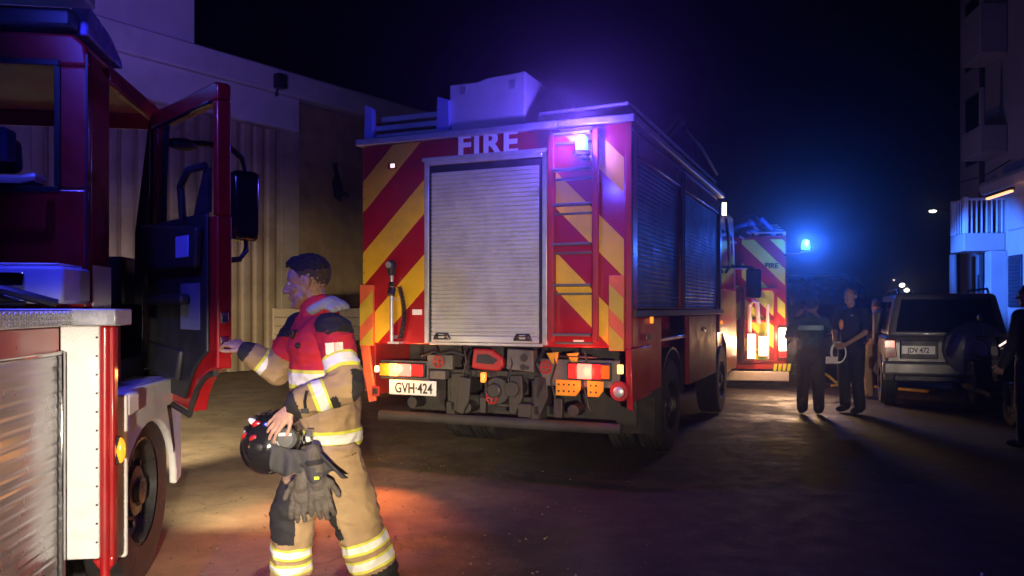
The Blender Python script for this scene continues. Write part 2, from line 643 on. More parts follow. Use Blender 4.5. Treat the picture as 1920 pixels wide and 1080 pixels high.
# chevrons: left half rises to the right, right half mirrored
BL = [(3.66, 3.95), (2.97, 3.28), (2.28, 2.60)]
stripes(T1, 'yellow', -1.285, -0.62, 1.16, 2.995, BL, 1, 0.0)
stripes(T1, 'yellow', 0.645, 1.235, 1.16, 2.995, BL, -1, 0.0)
# hinged lower corner flaps, faded
for x0, x1, sg in ((-1.30, -1.15, 1), (1.115, 1.245, -1)):
    z1 = 1.70 if sg == 1 else 1.75
    f = G().bx(x0, x1, -0.035, -0.004, 1.13, z1).obj('corner_flap', 'orange_fl', T1, 0.006)
    for c0, c1 in ((2.60, 2.80), (2.26, 2.46)):
        p = clip([(-9, c0 - 9 * sg), (9, c0 + 9 * sg), (9, c1 + 9 * sg), (-9, c1 - 9 * sg)], x0 + 0.004, x1 - 0.004, 1.135, z1 - 0.005)
        if p:
            G().prism(p, -0.0385, -0.034).obj('flap_stripe', 'olive_fl', f, smooth=0)
# rear edge trims
G().bx(1.25, 1.30, -0.012, 0.0, 1.15, 3.0).obj('corner_trim', 'red_dull', T1, 0.004)
# side valances below the body
for s in (-1, 1):
    xo = 1.305
    g = G()
    g.prism([(s * xo, 1.148), (s * (xo - 0.10), 1.148), (s * (xo - 0.20 + 0.02), 0.62), (s * (xo - 0.10), 0.60)] if s == -1 else
            [(s * xo, 1.148), (s * (xo - 0.05), 1.148), (s * (xo - 0.04), 0.66), (s * (xo + 0.015), 0.64)], -0.03, 0.0)
    g.bx(s * (xo - 0.04), s * (xo - 0.015), 0.0, 0.75, 0.70, 1.147)
    g.obj('valance', 'red' if s == 1 else 'orange_fl', T1, 0.008)
f = G().bx(-1.165, -1.085, -0.036, -0.031, 0.665, 0.755).obj('socket_plate', 'red_dull', T1, 0.003)
G().bx(-1.15, -1.10, -0.05, -0.036, 0.685, 0.735).obj('socket', 'black', f, 0.004)
# rear roller shutter with aluminium frame
fr = G()
fr.bx(-0.61, -0.565, -0.035, -0.001, 1.165, 2.83)
fr.bx(0.53, 0.575, -0.035, -0.001, 1.165, 2.83)
fr.bx(-0.565, 0.53, -0.045, -0.001, 2.765, 2.83)
fr.bx(-0.565, 0.53, -0.02, -0.001, 1.150, 1.178)
frame = fr.obj('shutter_frame', 'alu', T1, 0.006)
G().bx(-0.56, -0.535, -0.022, -0.002, 1.18, 2.764).obj('shutter_guide', 'black', frame)
G().bx(0.50, 0.525, -0.022, -0.002, 1.18, 2.764).obj('shutter_guide', 'black', frame)
G().bx(-0.62, 0.585, -0.06, -0.0455, 2.80, 2.835).obj('drip_rail', 'alu', frame, 0.004)
G().bx(-0.535, 0.50, -0.02, -0.002, 2.69, 2.764).obj('shutter_box', 'black', frame)
sh = shutter(T1, 'rear_shutter', -0.534, 0.499, 1.235, 2.70, -0.024, 'slat')
G().bx(-0.534, 0.499, -0.04, -0.018, 1.18, 1.236).obj('bottom_rail', 'alu', sh, 0.004)
for xc in (-0.42, 0.36):
    l = G()
    l.prism([(xc - 0.085, 1.20), (xc + 0.085, 1.20), (xc + 0.06, 1.262), (xc - 0.06, 1.262)], -0.058, -0.0405)
    lo = l.obj('latch', 'black', sh, 0.004)
    G().bx(xc - 0.028, xc + 0.028, -0.066, -0.059, 1.215, 1.25).obj('latch_plate', 'alu', lo, 0.002)
    G().tube([(xc - 0.075, -0.064, 1.205), (xc - 0.06, -0.075, 1.235), (xc + 0.06, -0.075, 1.235), (xc + 0.075, -0.064, 1.205)], 0.007, 6).obj('latch_handle', 'chrome', lo)
# rear lettering
text('FIRE', 0.285, 'fire_lettering', 'letter', T1, (0.003, -0.006, 2.828), bold=0.009, depth=0.003, sx=1.02, space=1.13)
# ladder on the right of the shutter
ld = G()
ld.bx(0.595, 0.65, -0.075, -0.03, 1.20, 2.96)
ld.bx(0.985, 1.035, -0.075, -0.03, 1.20, 2.96)
for z in (1.3, 2.0, 2.85):
    ld.bx(0.605, 0.64, -0.031, 0.0, z, z + 0.05)
    ld.bx(0.995, 1.025, -0.031, 0.0, z, z + 0.05)
ladder = ld.obj('rear_ladder', 'red_dull', T1, 0.008)
for z in (2.92, 2.62, 2.33, 2.00, 1.66, 1.25):
    r_ = G().bx(0.651, 0.984, -0.125, -0.045, z, z + 0.022)
    r_.bx(0.651, 0.984, -0.05, -0.03, z - 0.07, z - 0.05)
    r_.obj('rung', 'steel_pale', ladder, 0.005)
# blue beacon at the rear corner, lit
be = G().lathe([(0.075, 0), (0.075, 0.03), (0.06, 0.035)], (0.916, -0.13, 2.735), 'z', 20)
be.bx(0.88, 0.95, -0.13, -0.002, 2.71, 2.737)
bo = be.obj('beacon', 'black', T1)
G().lathe([(0.05, 0.0), (0.052, 0.03), (0.047, 0.10), (0.03, 0.125), (0.004, 0.13)], (0.916, -0.13, 2.772), 'z', 20).obj('beacon_lens', 'beacon_on', bo)
# small marker lamp upper left and twin at bottom
mk = G().bx(-1.0, -0.915, -0.03, -0.002, 2.765, 2.82).obj('marker_lamp', 'red_off', T1, 0.008)
G().bx(-0.965, -0.92, -0.036, -0.031, 2.775, 2.812).obj('marker_lens', 'marker_on', mk, 0.004)
# standpipe with lamp head and coiled lead
pl = G().cyl((-0.929, -0.07, 1.17), (-0.929, -0.07, 1.80), 0.017, n=12)
for z in (1.2, 1.55):
    pl.bx(-0.945, -0.913, -0.07, -0.002, z, z + 0.03)
pl.bx(-0.96, -0.84, -0.09, -0.002, 1.155, 1.175)
po = pl.obj('lamp_pole', 'alu', T1)
hd = G().cyl((-0.929, -0.07, 1.78), (-0.929, -0.075, 1.84), 0.03, 0.045)
hd.ell((-0.929, -0.08, 1.87), (0.05, 0.05, 0.055))
hd.cyl((-0.925, -0.09, 1.60), (-0.93, -0.06, 1.66), 0.035)
hd.cyl((-0.94, -0.085, 1.70), (-0.90, -0.085, 1.70), 0.022)
hd.pieces('lamp_head', 'black', po)
G().cyl((-0.929, -0.1305, 1.875), (-0.929, -0.128, 1.875), 0.03, n=14).obj('lamp_glass', 'alu', po)
pts = []
for i in range(150):
    t = i / 149
    a = i * 1.15
    x = -0.86 + 0.05 * math.sin(t * 3) + 0.02 * math.cos(a)
    pts.append((x, -0.05 + 0.02 * math.sin(a), 1.68 - 0.48 * t))
G().tube(pts, 0.006, 5).obj('coiled_lead', 'black', po)

# --- underside of the tail
G().bx(-1.1, 1.2, 0.55, 0.60, 0.45, 1.148).obj('chassis_wall', 'chassis', T1)
fr = G()
fr.bx(-0.42, -0.32, 0.05, 6.5, 0.62, 0.86)
fr.bx(0.40, 0.50, 0.05, 6.5, 0.62, 0.86)
fr.bx(-0.7, 0.8, 0.08, 0.16, 0.86, 0.93)
fr.bx(-0.32, 0.40, 0.12, 0.2, 0.60, 0.70)
fr.bx(-0.9, 0.9, 1.7, 2.1, 0.42, 0.6)
fr.obj('chassis_frame', 'steel', T1, 0.01)
tl = G()
tl.bx(-1.09, -0.58, -0.01, 0.04, 0.83, 1.0)
tl.bx(0.50, 1.2, 0.0, 0.03, 0.82, 1.05)
tl.bx(-0.60, -0.34, 0.0, 0.05, 0.93, 1.06)
tl.bx(-0.56, -0.40, -0.03, 0.05, 0.84, 0.92)
tl.pieces('lamp_panel', 'steel_pale', T1, 0.008)


def lens(parent, name, m, x0, x1, z0, z1, y0=-0.055, y1=-0.012, bev=0.012):
    return G().bx(x0, x1, y0, y1, z0, z1).obj(name, m, parent, bev, seg=3)


a = lens(T1, 'tail_lamp', 'black', -1.075, -0.595, 0.85, 0.985)
lens(a, 'indicator_lens', 'amber_off', -1.065, -0.965, 0.86, 0.975, -0.066, -0.056)
lens(a, 'indicator_lens', 'amber_hot', -0.962, -0.87, 0.86, 0.975, -0.07, -0.056)
lens(a, 'brake_lens', 'red_hot', -0.866, -0.73, 0.862, 0.973, -0.068, -0.056)
lens(a, 'tail_lens', 'red_on', -0.727, -0.61, 0.865, 0.97, -0.066, -0.056)
lens(T1, 'marker_lamp', 'warm_on', -1.125, -1.095, 0.89, 0.945, -0.05, -0.02, 0.006)
a = lens(T1, 'tail_lamp', 'black', 0.765, 1.14, 0.885, 1.03)
lens(a, 'tail_lens', 'red_on', 0.775, 0.85, 0.897, 1.018, -0.066, -0.056)
lens(a, 'brake_lens', 'red_hot', 0.853, 0.98, 0.895, 1.02, -0.069, -0.056)
lens(a, 'tail_lens', 'red_on', 0.983, 1.06, 0.897, 1.018, -0.066, -0.056)
lens(a, 'indicator_lens', 'amber_off', 1.063, 1.13, 0.90, 1.015, -0.064, -0.056)
lens(T1, 'marker_lamp', 'amber_hot', 1.19, 1.24, 0.945, 1.02, -0.05, -0.03, 0.006)
o = lamp('tail_lamp_light', 'POINT', (-0.92, -0.16, 0.92), 8, (1, 0.36, 0.08), rad=0.04)
o.parent = T1
o = lamp('tail_lamp_beam', 'SPOT', (-0.90, -0.12, 0.92), 360, (1, 0.20, 0.05), size=62, blend=1.0, rad=0.05)
o.parent = T1
o.rotation_euler = V((0.32, -1, -0.62)).to_track_quat('-Z', 'Y').to_euler()
o = lamp('tail_lamp_light', 'POINT', (0.92, -0.16, 0.95), 6, (1, 0.13, 0.05), rad=0.04)
o.parent = T1
o = lamp('beacon_light', 'POINT', (0.916, -0.24, 2.86), 62, (0.14, 0.08, 1), rad=0.03)
o.parent = T1
o = lamp('beacon_beam', 'SPOT', (0.916, -0.22, 2.84), 480, (0.18, 0.08, 1), size=30, blend=0.7, rad=0.03)  # extra spot towards the camera, added for the beacon's halo
o.parent = T1
o.rotation_euler = V((0.266, -1, -0.19)).to_track_quat('-Z', 'Y').to_euler()
# number plate
npz = G().bx(-0.97, -0.48, -0.05, -0.035, 0.69, 0.825).obj('number_plate', 'plate', T1, 0.006)
G().bx(-0.9, -0.55, -0.034, 0.0, 0.72, 0.84).obj('plate_bracket', 'steel', npz)
text('GVH\u00b7424', 0.128, 'plate_lettering', 'ink', npz, (-0.712, -0.0515, 0.711), bold=0.0022, depth=0.001, sx=0.80)
# pump gear in the middle
og = G()
og.prism([(-0.14, 0.95), (0.12, 0.93), (0.17, 0.98), (0.16, 1.05), (0.06, 1.12), (-0.12, 1.125)], -0.03, 0.03)
oo = og.obj('pump_panel', 'red_dull', T1, 0.015)
G().prism([(-0.09, 1.0), (0.07, 0.99), (0.12, 1.03), (0.02, 1.08), (-0.08, 1.075)], -0.038, -0.031).obj('panel_recess', 'chassis', oo, 0.004)
gb = G().prism([(0.19, 0.95), (0.45, 0.93), (0.44, 1.12), (0.2, 1.13)], -0.02, 0.1).obj('coupling_plate', 'steel_pale', T1, 0.01)
ho = G().cyl((0.36, -0.024, 1.055), (0.36, 0.02, 1.055), 0.035)
ho.cyl((0.35, -0.024, 0.975), (0.35, 0.02, 0.975), 0.026)
ho.cyl((0.39, -0.024, 0.97), (0.39, 0.02, 0.97), 0.018)
ho.pieces('bolt_hole', 'chassis', gb)
hk = G()
for x in (-0.30, 0.27, 0.50):
    hk.prism([(x - 0.05, 0.90), (x + 0.06, 0.90), (x + 0.07, 0.72), (x + 0.0, 0.56), (x - 0.06, 0.56), (x - 0.07, 0.8)], 0.0, 0.05)
hk.prism([(-0.26, 0.88), (-0.14, 0.86), (-0.16, 0.66), (-0.22, 0.54), (-0.29, 0.56), (-0.27, 0.7)], -0.04, -0.01)
hk.cyl((0.10, -0.02, 0.76), (0.10, 0.2, 0.76), 0.12, 0.13, 18)
hk.cyl((0.24, -0.03, 0.78), (0.24, 0.2, 0.78), 0.07, 0.07, 14)
hk.cyl((-0.10, 0.1, 0.68), (0.30, 0.1, 0.68), 0.05)
hk.bx(-0.06, 0.0, -0.03, 0.03, 0.56, 0.7)
hk.bx(0.3, 0.42, -0.02, 0.1, 0.54, 0.66)
hk.bx(0.62, 0.7, 0.0, 0.06, 0.55, 0.72)
hk.cyl((0.08, -0.045, 0.76), (0.08, -0.02, 0.76), 0.06, 0.075, 14)
hk.pieces('tow_gear', 'steel', T1, 0.008)
pp = G()
for pts, r in (([(-0.55, 0.1, 1.13), (-0.48, 0.02, 1.06), (-0.36, 0.04, 1.09), (-0.25, 0.1, 1.05)], 0.016), ([(-0.7, 0.1, 1.12), (-0.66, 0.02, 1.04), (-0.52, 0.0, 1.09), (-0.44, 0.06, 1.02)], 0.012),
               ([(-0.2, 0.1, 1.1), (-0.22, 0.0, 0.98), (-0.16, 0.0, 0.9), (-0.2, 0.05, 0.8)], 0.014), ([(0.55, 0.05, 1.1), (0.7, -0.01, 1.075), (0.85, -0.01, 1.075), (1.0, 0.02, 1.07)], 0.012),
               ([(0.5, 0.1, 1.12), (0.47, 0.0, 1.0), (0.52, 0.0, 0.86), (0.47, 0.02, 0.7)], 0.02), ([(-0.05, 0.0, 0.92), (0.0, -0.04, 0.84), (0.02, -0.02, 0.74)], 0.014)):
    pp.tube(pts, r, 8)
pp.pieces('hose_line', 'black', T1)
for x, z in ((-0.47, 1.0), (0.56, 0.98), (0.06, 0.70)):
    hw = G().tube([(x + 0.05 * math.cos(a), -0.03, z + 0.05 * math.sin(a)) for a in [k * math.pi / 8 for k in range(17)]], 0.008, 6)
    hw.bx(x - 0.05, x + 0.05, -0.036, -0.026, z - 0.006, z + 0.006)
    hw.bx(x - 0.006, x + 0.006, -0.035, -0.027, z - 0.05, z + 0.05)
    hw.cyl((x, -0.03, z), (x, 0.06, z), 0.014)
    hw.obj('valve_wheel', 'red_dull', T1)
for x in (-0.22, 0.22, 0.62, 0.9):
    G().tube([(x, 0.0, 1.13), (x + 0.03, -0.02, 1.0), (x - 0.02, 0.0, 0.86), (x + 0.04, 0.02, 0.62)], 0.01, 6).obj('hose_line', 'black', T1)
for x, z in ((-0.75, 0.62), (-0.2, 0.6), (0.8, 0.62)):
    G().cyl((x, -0.01, z), (x, 0.16, z), 0.05, 0.055, 14).obj('pipe_stub', 'steel', T1)
for x, z, w_, h_, m_ in ((-0.75, 1.42, 0.10, 0.05, 'letter'), (0.80, 1.12 + 0.06, 0.09, 0.035, 'letter'), (-0.95, 2.60, 0.05, 0.035, 'red_dull')):
    G().bx(x, x + w_, -0.0055, -0.0005, z, z + h_).obj('small_sticker', m_, T1, smooth=0)
rvt = G()
for k in range(16):
    z = 1.24 + k * 0.115
    for x in (-1.275, 1.262):
        rvt.cyl((x, -0.016 if x > 0 else -0.004, z), (x, 0.0, z), 0.007, n=6)
o = rvt.obj('rivet', 'red_dull', T1)
o['kind'] = 'stuff'
jl = G()
for x, z in ((0.62, 1.10), (0.80, 1.10)):
    jl.prism([(x - 0.06, z), (x + 0.05, z + 0.01), (x + 0.03, z - 0.10), (x - 0.01, z - 0.08)], -0.02, 0.02)
jl.pieces('bracket', 'ylw_step', T1, 0.006)
lens(T1, 'marker_lamp', 'amber_on', -0.04, 0.01, 0.83, 0.92, -0.06, -0.02, 0.012)
for x0, x1, mm in ((0.65, 0.87, 'ylw_step'), (0.93, 1.07, 'ylw_step')):
    st = G().prism([(x0, 0.745), (x1 - 0.04, 0.745), (x1, 0.80), (x1, 0.875), (x0, 0.88)], -0.03, -0.015).obj('foot_step', mm, T1, 0.004)
    h = G()
    n_ = int((x1 - x0) / 0.045)
    for i in range(n_):
        for z in (0.785, 0.84):
            xx = x0 + 0.03 + i * 0.045
            if xx < x1 - 0.035:
                h.cyl((xx, -0.033, z), (xx, -0.03, z), 0.009, n=8)
    h.pieces('step_hole', 'chassis', st)
rh = G().lathe([(0.03, 0), (0.075, 0.0), (0.085, 0.03), (0.075, 0.06), (0.03, 0.06)], (1.21, -0.06, 0.80), 'y', 18).obj('hose_coupling', 'red_dull', T1)
G().lathe([(0.03, 0), (0.045, -0.02), (0.03, -0.03), (0.002, -0.03)], (1.21, -0.06, 0.80), 'y', 14).obj('coupling_cap', 'alu', rh)
# underrun bar and its brackets
ub = G().cyl((-1.08, -0.02, 0.49), (1.22, -0.02, 0.49), 0.047, n=16)
for x in (-0.36, 0.45):
    ub.bx(x - 0.04, x + 0.04, 0.0, 0.2, 0.46, 0.64)
ub.obj('underrun_bar', 'chassis', T1)
# mudguards and mud flaps
for s in (-1, 1):
    m_ = G()
    prof = []
    for k in range(13):
        a = R(8 + k * 13.5)
        prof.append((1.9 + 0.60 * math.cos(a), 0.48 + 0.60 * math.sin(a)))
    for k in range(12, -1, -1):
        a = R(8 + k * 13.5)
        prof.append((1.9 + 0.575 * math.cos(a), 0.48 + 0.575 * math.sin(a)))
    m_.prism(prof, s * 0.62, s * 1.24, 'yz')
    m_.obj('mudguard', 'black', T1)
    G().bx(s * 0.66, s * 1.2, 1.27, 1.29, 0.26, 0.62).obj('mud_flap', 'rubber', T1)
G().prism([(-1.0, 0.425), (-0.42, 0.43), (-0.55, 0.39), (-0.98, 0.385)], 1.0, 1.25).obj('flap_bracket', 'alu', T1, 0.004)
for s in (-1, 1):
    wheel(T1, s * 1.09, 1.9, 0.48, 0.27, s)
    wheel(T1, s * 0.78, 1.9, 0.48, 0.27, s)
    wheel(T1, s * 1.10, 5.25, 0.48, 0.29, s)
G().cyl((-0.7, 1.9, 0.48), (0.7, 1.9, 0.48), 0.11).obj('axle', 'chassis', T1)
G().cyl((-1.0, 5.25, 0.48), (1.0, 5.25, 0.48), 0.09).obj('axle', 'chassis', T1)
# right flank: two roller shutters, skirts, lamps
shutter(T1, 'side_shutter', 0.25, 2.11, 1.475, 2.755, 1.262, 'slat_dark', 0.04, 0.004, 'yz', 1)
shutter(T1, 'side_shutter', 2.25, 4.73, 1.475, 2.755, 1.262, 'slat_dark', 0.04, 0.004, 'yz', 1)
for y0, y1 in ((0.02, 0.05), (2.105, 2.125), (2.235, 2.255), (4.72, 4.745)):
    G().bx(1.291, 1.302, y0, y1, 1.475, 2.94).obj('post_trim', 'steel', T1, 0.003)
for y0, y1, z0 in ((0.08, 1.22, 0.72), (2.62, 4.55, 0.62)):
    k = G().bx(1.22, 1.275, y0, y1, z0, 1.40).obj('side_locker', 'red_dull', T1, 0.015)
    G().bx(1.276, 1.29, (y0 + y1) / 2 - 0.08, (y0 + y1) / 2 + 0.08, 1.2, 1.25).obj('handle', 'chrome', k, 0.005)
G().bx(-1.25, -1.2, 0.08, 4.8, 0.66, 1.148).obj('side_locker', 'red_dull', T1, 0.01)
lens(T1, 'marker_lamp', 'amber_on', 1.292, 1.315, 1.345, 1.405, 0.66, 0.72, 0.006)
lens(T1, 'marker_lamp', 'amber_on', 1.292, 1.315, 1.26, 1.31, 4.80, 4.87, 0.006)
# cab
cab = G()
cab.prism([(5.02, 0.62), (5.02, 2.82), (5.3, 2.94), (6.6, 2.90), (6.98, 1.75), (7.02, 0.55), (5.95, 0.5), (5.85, 0.95), (5.5, 1.12), (5.0, 1.1)], -1.22, 1.22, 'yz')
cb = cab.obj('cab', 'red', T1, 0.04, seg=3)
for s in (-1, 1):
    G().prism([(5.15, 1.75), (5.15, 2.62), (6.45, 2.62), (6.72, 1.75)], s * 1.221, s * 1.228, 'yz').obj('side_window', 'glass', cb, 0.002)
w_ = G()
w_.box((0, 6.86, 2.27), (2.2, 0.02, 0.95), (R(17.5), 0, 0))
w_.obj('windscreen', 'glass', cb)
G().bx(-1.2, 1.2, 6.98, 7.1, 0.5, 0.85).obj('front_bumper', 'white', T1, 0.03)
# glowing stand-in for a rail reflection, mirror arm and mirror at the cab
sl = G().bx(1.222, 1.29, 5.42, 5.52, 2.80, 3.02).obj('side_lamp', 'black', T1, 0.01)
G().bx(1.225, 1.285, 5.405, 5.419, 2.815, 3.0).obj('lamp_lens', 'warm_on', sl, 0.006)
G().tube([(1.27, 5.46, 2.78), (1.30, 5.5, 2.5), (1.31, 5.55, 2.1), (1.25, 5.6, 2.0)], 0.022, 8).obj('grab_rail', 'chrome', T1)
mi = G().tube([(1.22, 6.2, 2.12), (1.42, 6.3, 2.12), (1.56, 6.35, 2.1)], 0.02, 8).obj('mirror_arm', 'black', T1)
G().box((1.56, 6.35, 1.86), (0.22, 0.1, 0.45)).obj('mirror', 'black', mi, 0.03)
# roof: ladders, box, rails, monitor
lg = G()
for x in (-1.22, -0.98, -0.74, -0.50):
    pass
for zz, x0, x1 in ((3.075, -1.26, -0.42), (3.155, -1.2, -0.46), (3.235, -1.14, -0.5)):
    lg.bx(x0, x0 + 0.05, 0.15, 3.6, zz, zz + 0.06)
    lg.bx(x1 - 0.05, x1, 0.15, 3.6, zz, zz + 0.06)
    for i in range(11):
        y = 0.22 + i * 0.32
        lg.bx(x0 + 0.05, x1 - 0.05, y - 0.02, y + 0.02, zz + 0.015, zz + 0.045)
    lg.bx(x0, x1, 0.09, 0.149, zz, zz + 0.05)
lg.obj('roof_ladder', 'alu', T1, 0.004)
cr = G()
for x, w_ in ((-1.24, 0.05), (-0.45, 0.07)):
    cr.prism([(x - w_, 3.07), (x + w_, 3.07), (x + w_ * 0.8, 3.36), (x - w_ * 0.8, 3.40)], 0.02, 0.085)
    cr.prism([(x - w_, 3.07), (x + w_, 3.07), (x + w_ * 0.8, 3.36), (x - w_ * 0.8, 3.40)], 1.6, 1.7)
cr.prism([(-0.43, 3.1), (-0.2, 3.08), (-0.42, 3.33)], 0.6, 0.66)
cr.pieces('ladder_gallows', 'blue_box', T1, 0.006)
rb = G().prism([(-0.40, 3.072), (0.335, 3.072), (0.335, 3.545), (0.25, 3.54), (-0.02, 3.525), (-0.12, 3.50), (-0.40, 3.50)], 0.06, 1.5)
rb_o = rb.obj('roof_locker', 'white_box', T1, 0.01)
for y in (0.35, 1.15):
    G().bx(-0.405, 0.34, y, y + 0.05, 3.546, 3.552).obj('strap', 'black', rb_o)
    G().bx(-0.407, -0.401, y, y + 0.05, 3.08, 3.5).obj('strap', 'black', rb_o)
for x in (-0.28, 0.2):
    G().bx(x, x + 0.05, 0.052, 0.059, 3.40, 3.47).obj('hinge', 'alu', rb_o, 0.003)
rr = G()
rr.tube([(0.45, 0.1, 3.07), (0.46, 0.1, 3.16), (1.24, 0.1, 3.18), (1.25, 0.5, 3.18), (1.25, 4.6, 3.18), (1.25, 4.7, 3.07)], 0.018, 8)
for y in (1.2, 2.4, 3.6):
    rr.cyl((1.25, y, 3.07), (1.25, y, 3.18), 0.014)
rr.obj('roof_rail', 'alu', T1)
mo = G()
mo.cyl((0.75, 3.2, 3.07), (0.75, 3.2, 3.34), 0.07)
mo.ell((0.75, 3.2, 3.38), (0.11, 0.11, 0.1))
mo.cyl((0.75, 3.2, 3.40), (1.25, 2.25, 3.50), 0.045, 0.035)
mo.cyl((1.25, 2.25, 3.50), (1.29, 2.15, 3.505), 0.06, 0.06)
mo.tube([(1.26, 2.4, 3.44), (1.29, 3.3, 3.40), (1.30, 4.45, 3.26)], 0.022, 8)
mo.cyl((1.28, 3.0, 3.18), (1.28, 3.0, 3.42), 0.014)
mo.obj('water_monitor', 'steel_pale', T1)
lb = G().bx(-0.9, 0.9, 5.6, 5.85, 2.95, 3.03).obj('light_bar', 'black', T1, 0.02)
G().bx(-0.85, 0.85, 5.62, 5.83, 3.031, 3.12).obj('blue_lens', 'blue_lens', lb, 0.02)


def pane_material():
    m = bpy.data.materials.new('clear_pane')
    m.use_nodes = True
    n, l = m.node_tree.nodes, m.node_tree.links
    tr = n.new('ShaderNodeBsdfTransparent')
    tr.inputs[0].default_value = (0.86, 0.88, 0.9, 1)
    gl = n.new('ShaderNodeBsdfGlossy')
    gl.inputs['Roughness'].default_value = 0.03
    lw = n.new('ShaderNodeLayerWeight')
    pw = n.new('ShaderNodeMath')
    pw.operation = 'POWER'
    pw.inputs[1].default_value = 4
    l.new(lw.outputs['Facing'], pw.inputs[0])
    fr_ = n.new('ShaderNodeMath')
    fr_.operation = 'MULTIPLY_ADD'
    fr_.inputs[1].default_value = 0.5
    fr_.inputs[2].default_value = 0.03
    l.new(pw.outputs[0], fr_.inputs[0])
    mx = n.new('ShaderNodeMixShader')
    l.new(fr_.outputs[0], mx.inputs[0])
    l.new(tr.outputs[0], mx.inputs[1])
    l.new(gl.outputs[0], mx.inputs[2])
    l.new(mx.outputs[0], n['Material Output'].inputs[0])
    return m


M['pane'] = pane_material()

# ------------------------------------------------------------------ left fire engine with open door (foreground)
L = thing('fire_engine', 'foreground red fire engine with its cab door swung open and a white front mudguard', 'fire engine', (-2.12, 4.0, 0), -9, 'fire engines at the scene')
cab = G()
# rear wall around the window
cab.prism([(-2.2, 1.2), (0.0, 1.2), (0.0, 2.08), (-2.2, 2.08)], 0.0, 0.05)
cab.prism([(-2.2, 2.69), (0.0, 2.69), (-0.015, 2.80), (-0.07, 2.85), (-2.13, 2.85), (-2.2, 2.8)], 0.0, 0.05)
cab.prism([(-0.15, 2.079), (0.0, 2.079), (0.0, 2.691), (-0.15, 2.691)], 0.0, 0.05)
cab.prism([(-2.2, 2.079), (-1.6, 2.079), (-1.6, 2.691), (-2.2, 2.691)], 0.0, 0.05)
# roof, left wall, front
cab.prism([(-2.2, 2.80), (-2.13, 2.852), (-0.07, 2.852), (-0.012, 2.80), (-0.03, 2.77), (-2.17, 2.77)], 0.051, 1.35)
cab.bx(-2.2, -2.15, 0.051, 1.5, 1.0, 2.79)
cab.bx(-2.15, -0.05, 1.50, 1.56, 0.75, 1.72)
cab.prism([(1.351, 2.852), (1.48, 2.74), (1.45, 2.68), (1.351, 2.77)], -2.15, -0.04, 'yz')
# rear quarter panel behind the door opening
cab.prism([(0.051, 1.2), (0.34, 1.2), (0.34, 2.72), (0.051, 2.79)], -0.045, -0.004, 'yz')
cab.prism([(0.34, 2.70), (1.36, 2.70), (1.35, 2.79), (0.34, 2.79)], -0.06, -0.008, 'yz')
lc = cab.obj('cab', 'red', L, 0.02, seg=3)
g = G()
g.prism([(0.92, 1.10), (1.10, 1.10), (1.06, 1.9), (1.34, 2.72), (1.24, 2.72), (0.94, 1.95)], -0.055, 0.0, 'yz')
g.prism([(1.101, 1.10), (1.52, 1.0), (1.55, 1.7), (1.08, 1.72)], -0.05, -0.006, 'yz')
g.bx(-0.1, -0.04, 1.49, 1.55, 1.72, 2.7)
g.obj('windscreen_pillar', 'black_g', lc, 0.008)
G().bx(-2.1, -0.1, 1.515, 1.52, 1.73, 2.70).obj('windscreen', 'pane', lc, smooth=0)
gw = G()
gw.bx(-1.6, -0.15, 0.02, 0.026, 2.08, 2.69)
gw.obj('rear_window', 'pane', lc, smooth=0)
rub = G()
rub.bx(-1.62, -0.13, -0.012, -0.001, 2.055, 2.085)
rub.bx(-1.62, -0.13, -0.012, -0.001, 2.685, 2.715)
rub.bx(-0.155, -0.125, -0.012, -0.001, 2.086, 2.684)
rub.bx(-1.62, -1.59, -0.012, -0.001, 2.086, 2.684)
rub.obj('window_rubber', 'black', lc, 0.004)
G().bx(-0.012, -0.001, -0.003, 0.0, 1.25, 2.75).obj('panel_seam', 'black', lc)
G().bx(-0.001, 0.004, 0.06, 0.33, 1.42, 1.70).obj('side_sticker', 'letter', lc, smooth=0)
fl = G()
fl.bx(-2.15, -0.02, 0.06, 1.5, 0.98, 1.04)
fl.bx(-2.1, -0.12, 0.96, 1.48, 1.5, 1.80)
fl.bx(-2.1, -0.12, 0.055, 0.10, 1.05, 1.95)
fl.obj('cab_interior', 'black', lc, 0.02)
for xc in (-0.52, -1.65):
    sgm = G()
    sgm.bx(xc - 0.25, xc + 0.25, 0.22, 0.70, 1.30, 1.45)
    sgm.box((xc, 0.2, 1.80), (0.48, 0.14, 0.72), (R(8), 0, 0))
    sgm.box((xc, 0.17, 2.26), (0.28, 0.10, 0.18), (R(8), 0, 0))
    sgm.bx(xc - 0.18, xc + 0.18, 0.25, 0.6, 1.04, 1.30)
    sgm.obj('seat', mat('seat_cloth', (0.03, 0.035, 0.09), 0.85, var=0.2), lc, 0.04, seg=3)
sw = G()
sw.tube([(-0.52 + 0.22 * math.cos(a), 0.92 + 0.08 * math.sin(a), 1.92 + 0.19 * math.sin(a)) for a in [k * math.pi / 12 for k in range(25)]], 0.016, 8)
sw.cyl((-0.52, 0.92, 1.92), (-0.52, 1.05, 1.72), 0.03)
sw.bx(-0.72, -0.32, 0.91, 0.935, 1.905, 1.935)
sw.obj('steering_wheel', 'black', lc)
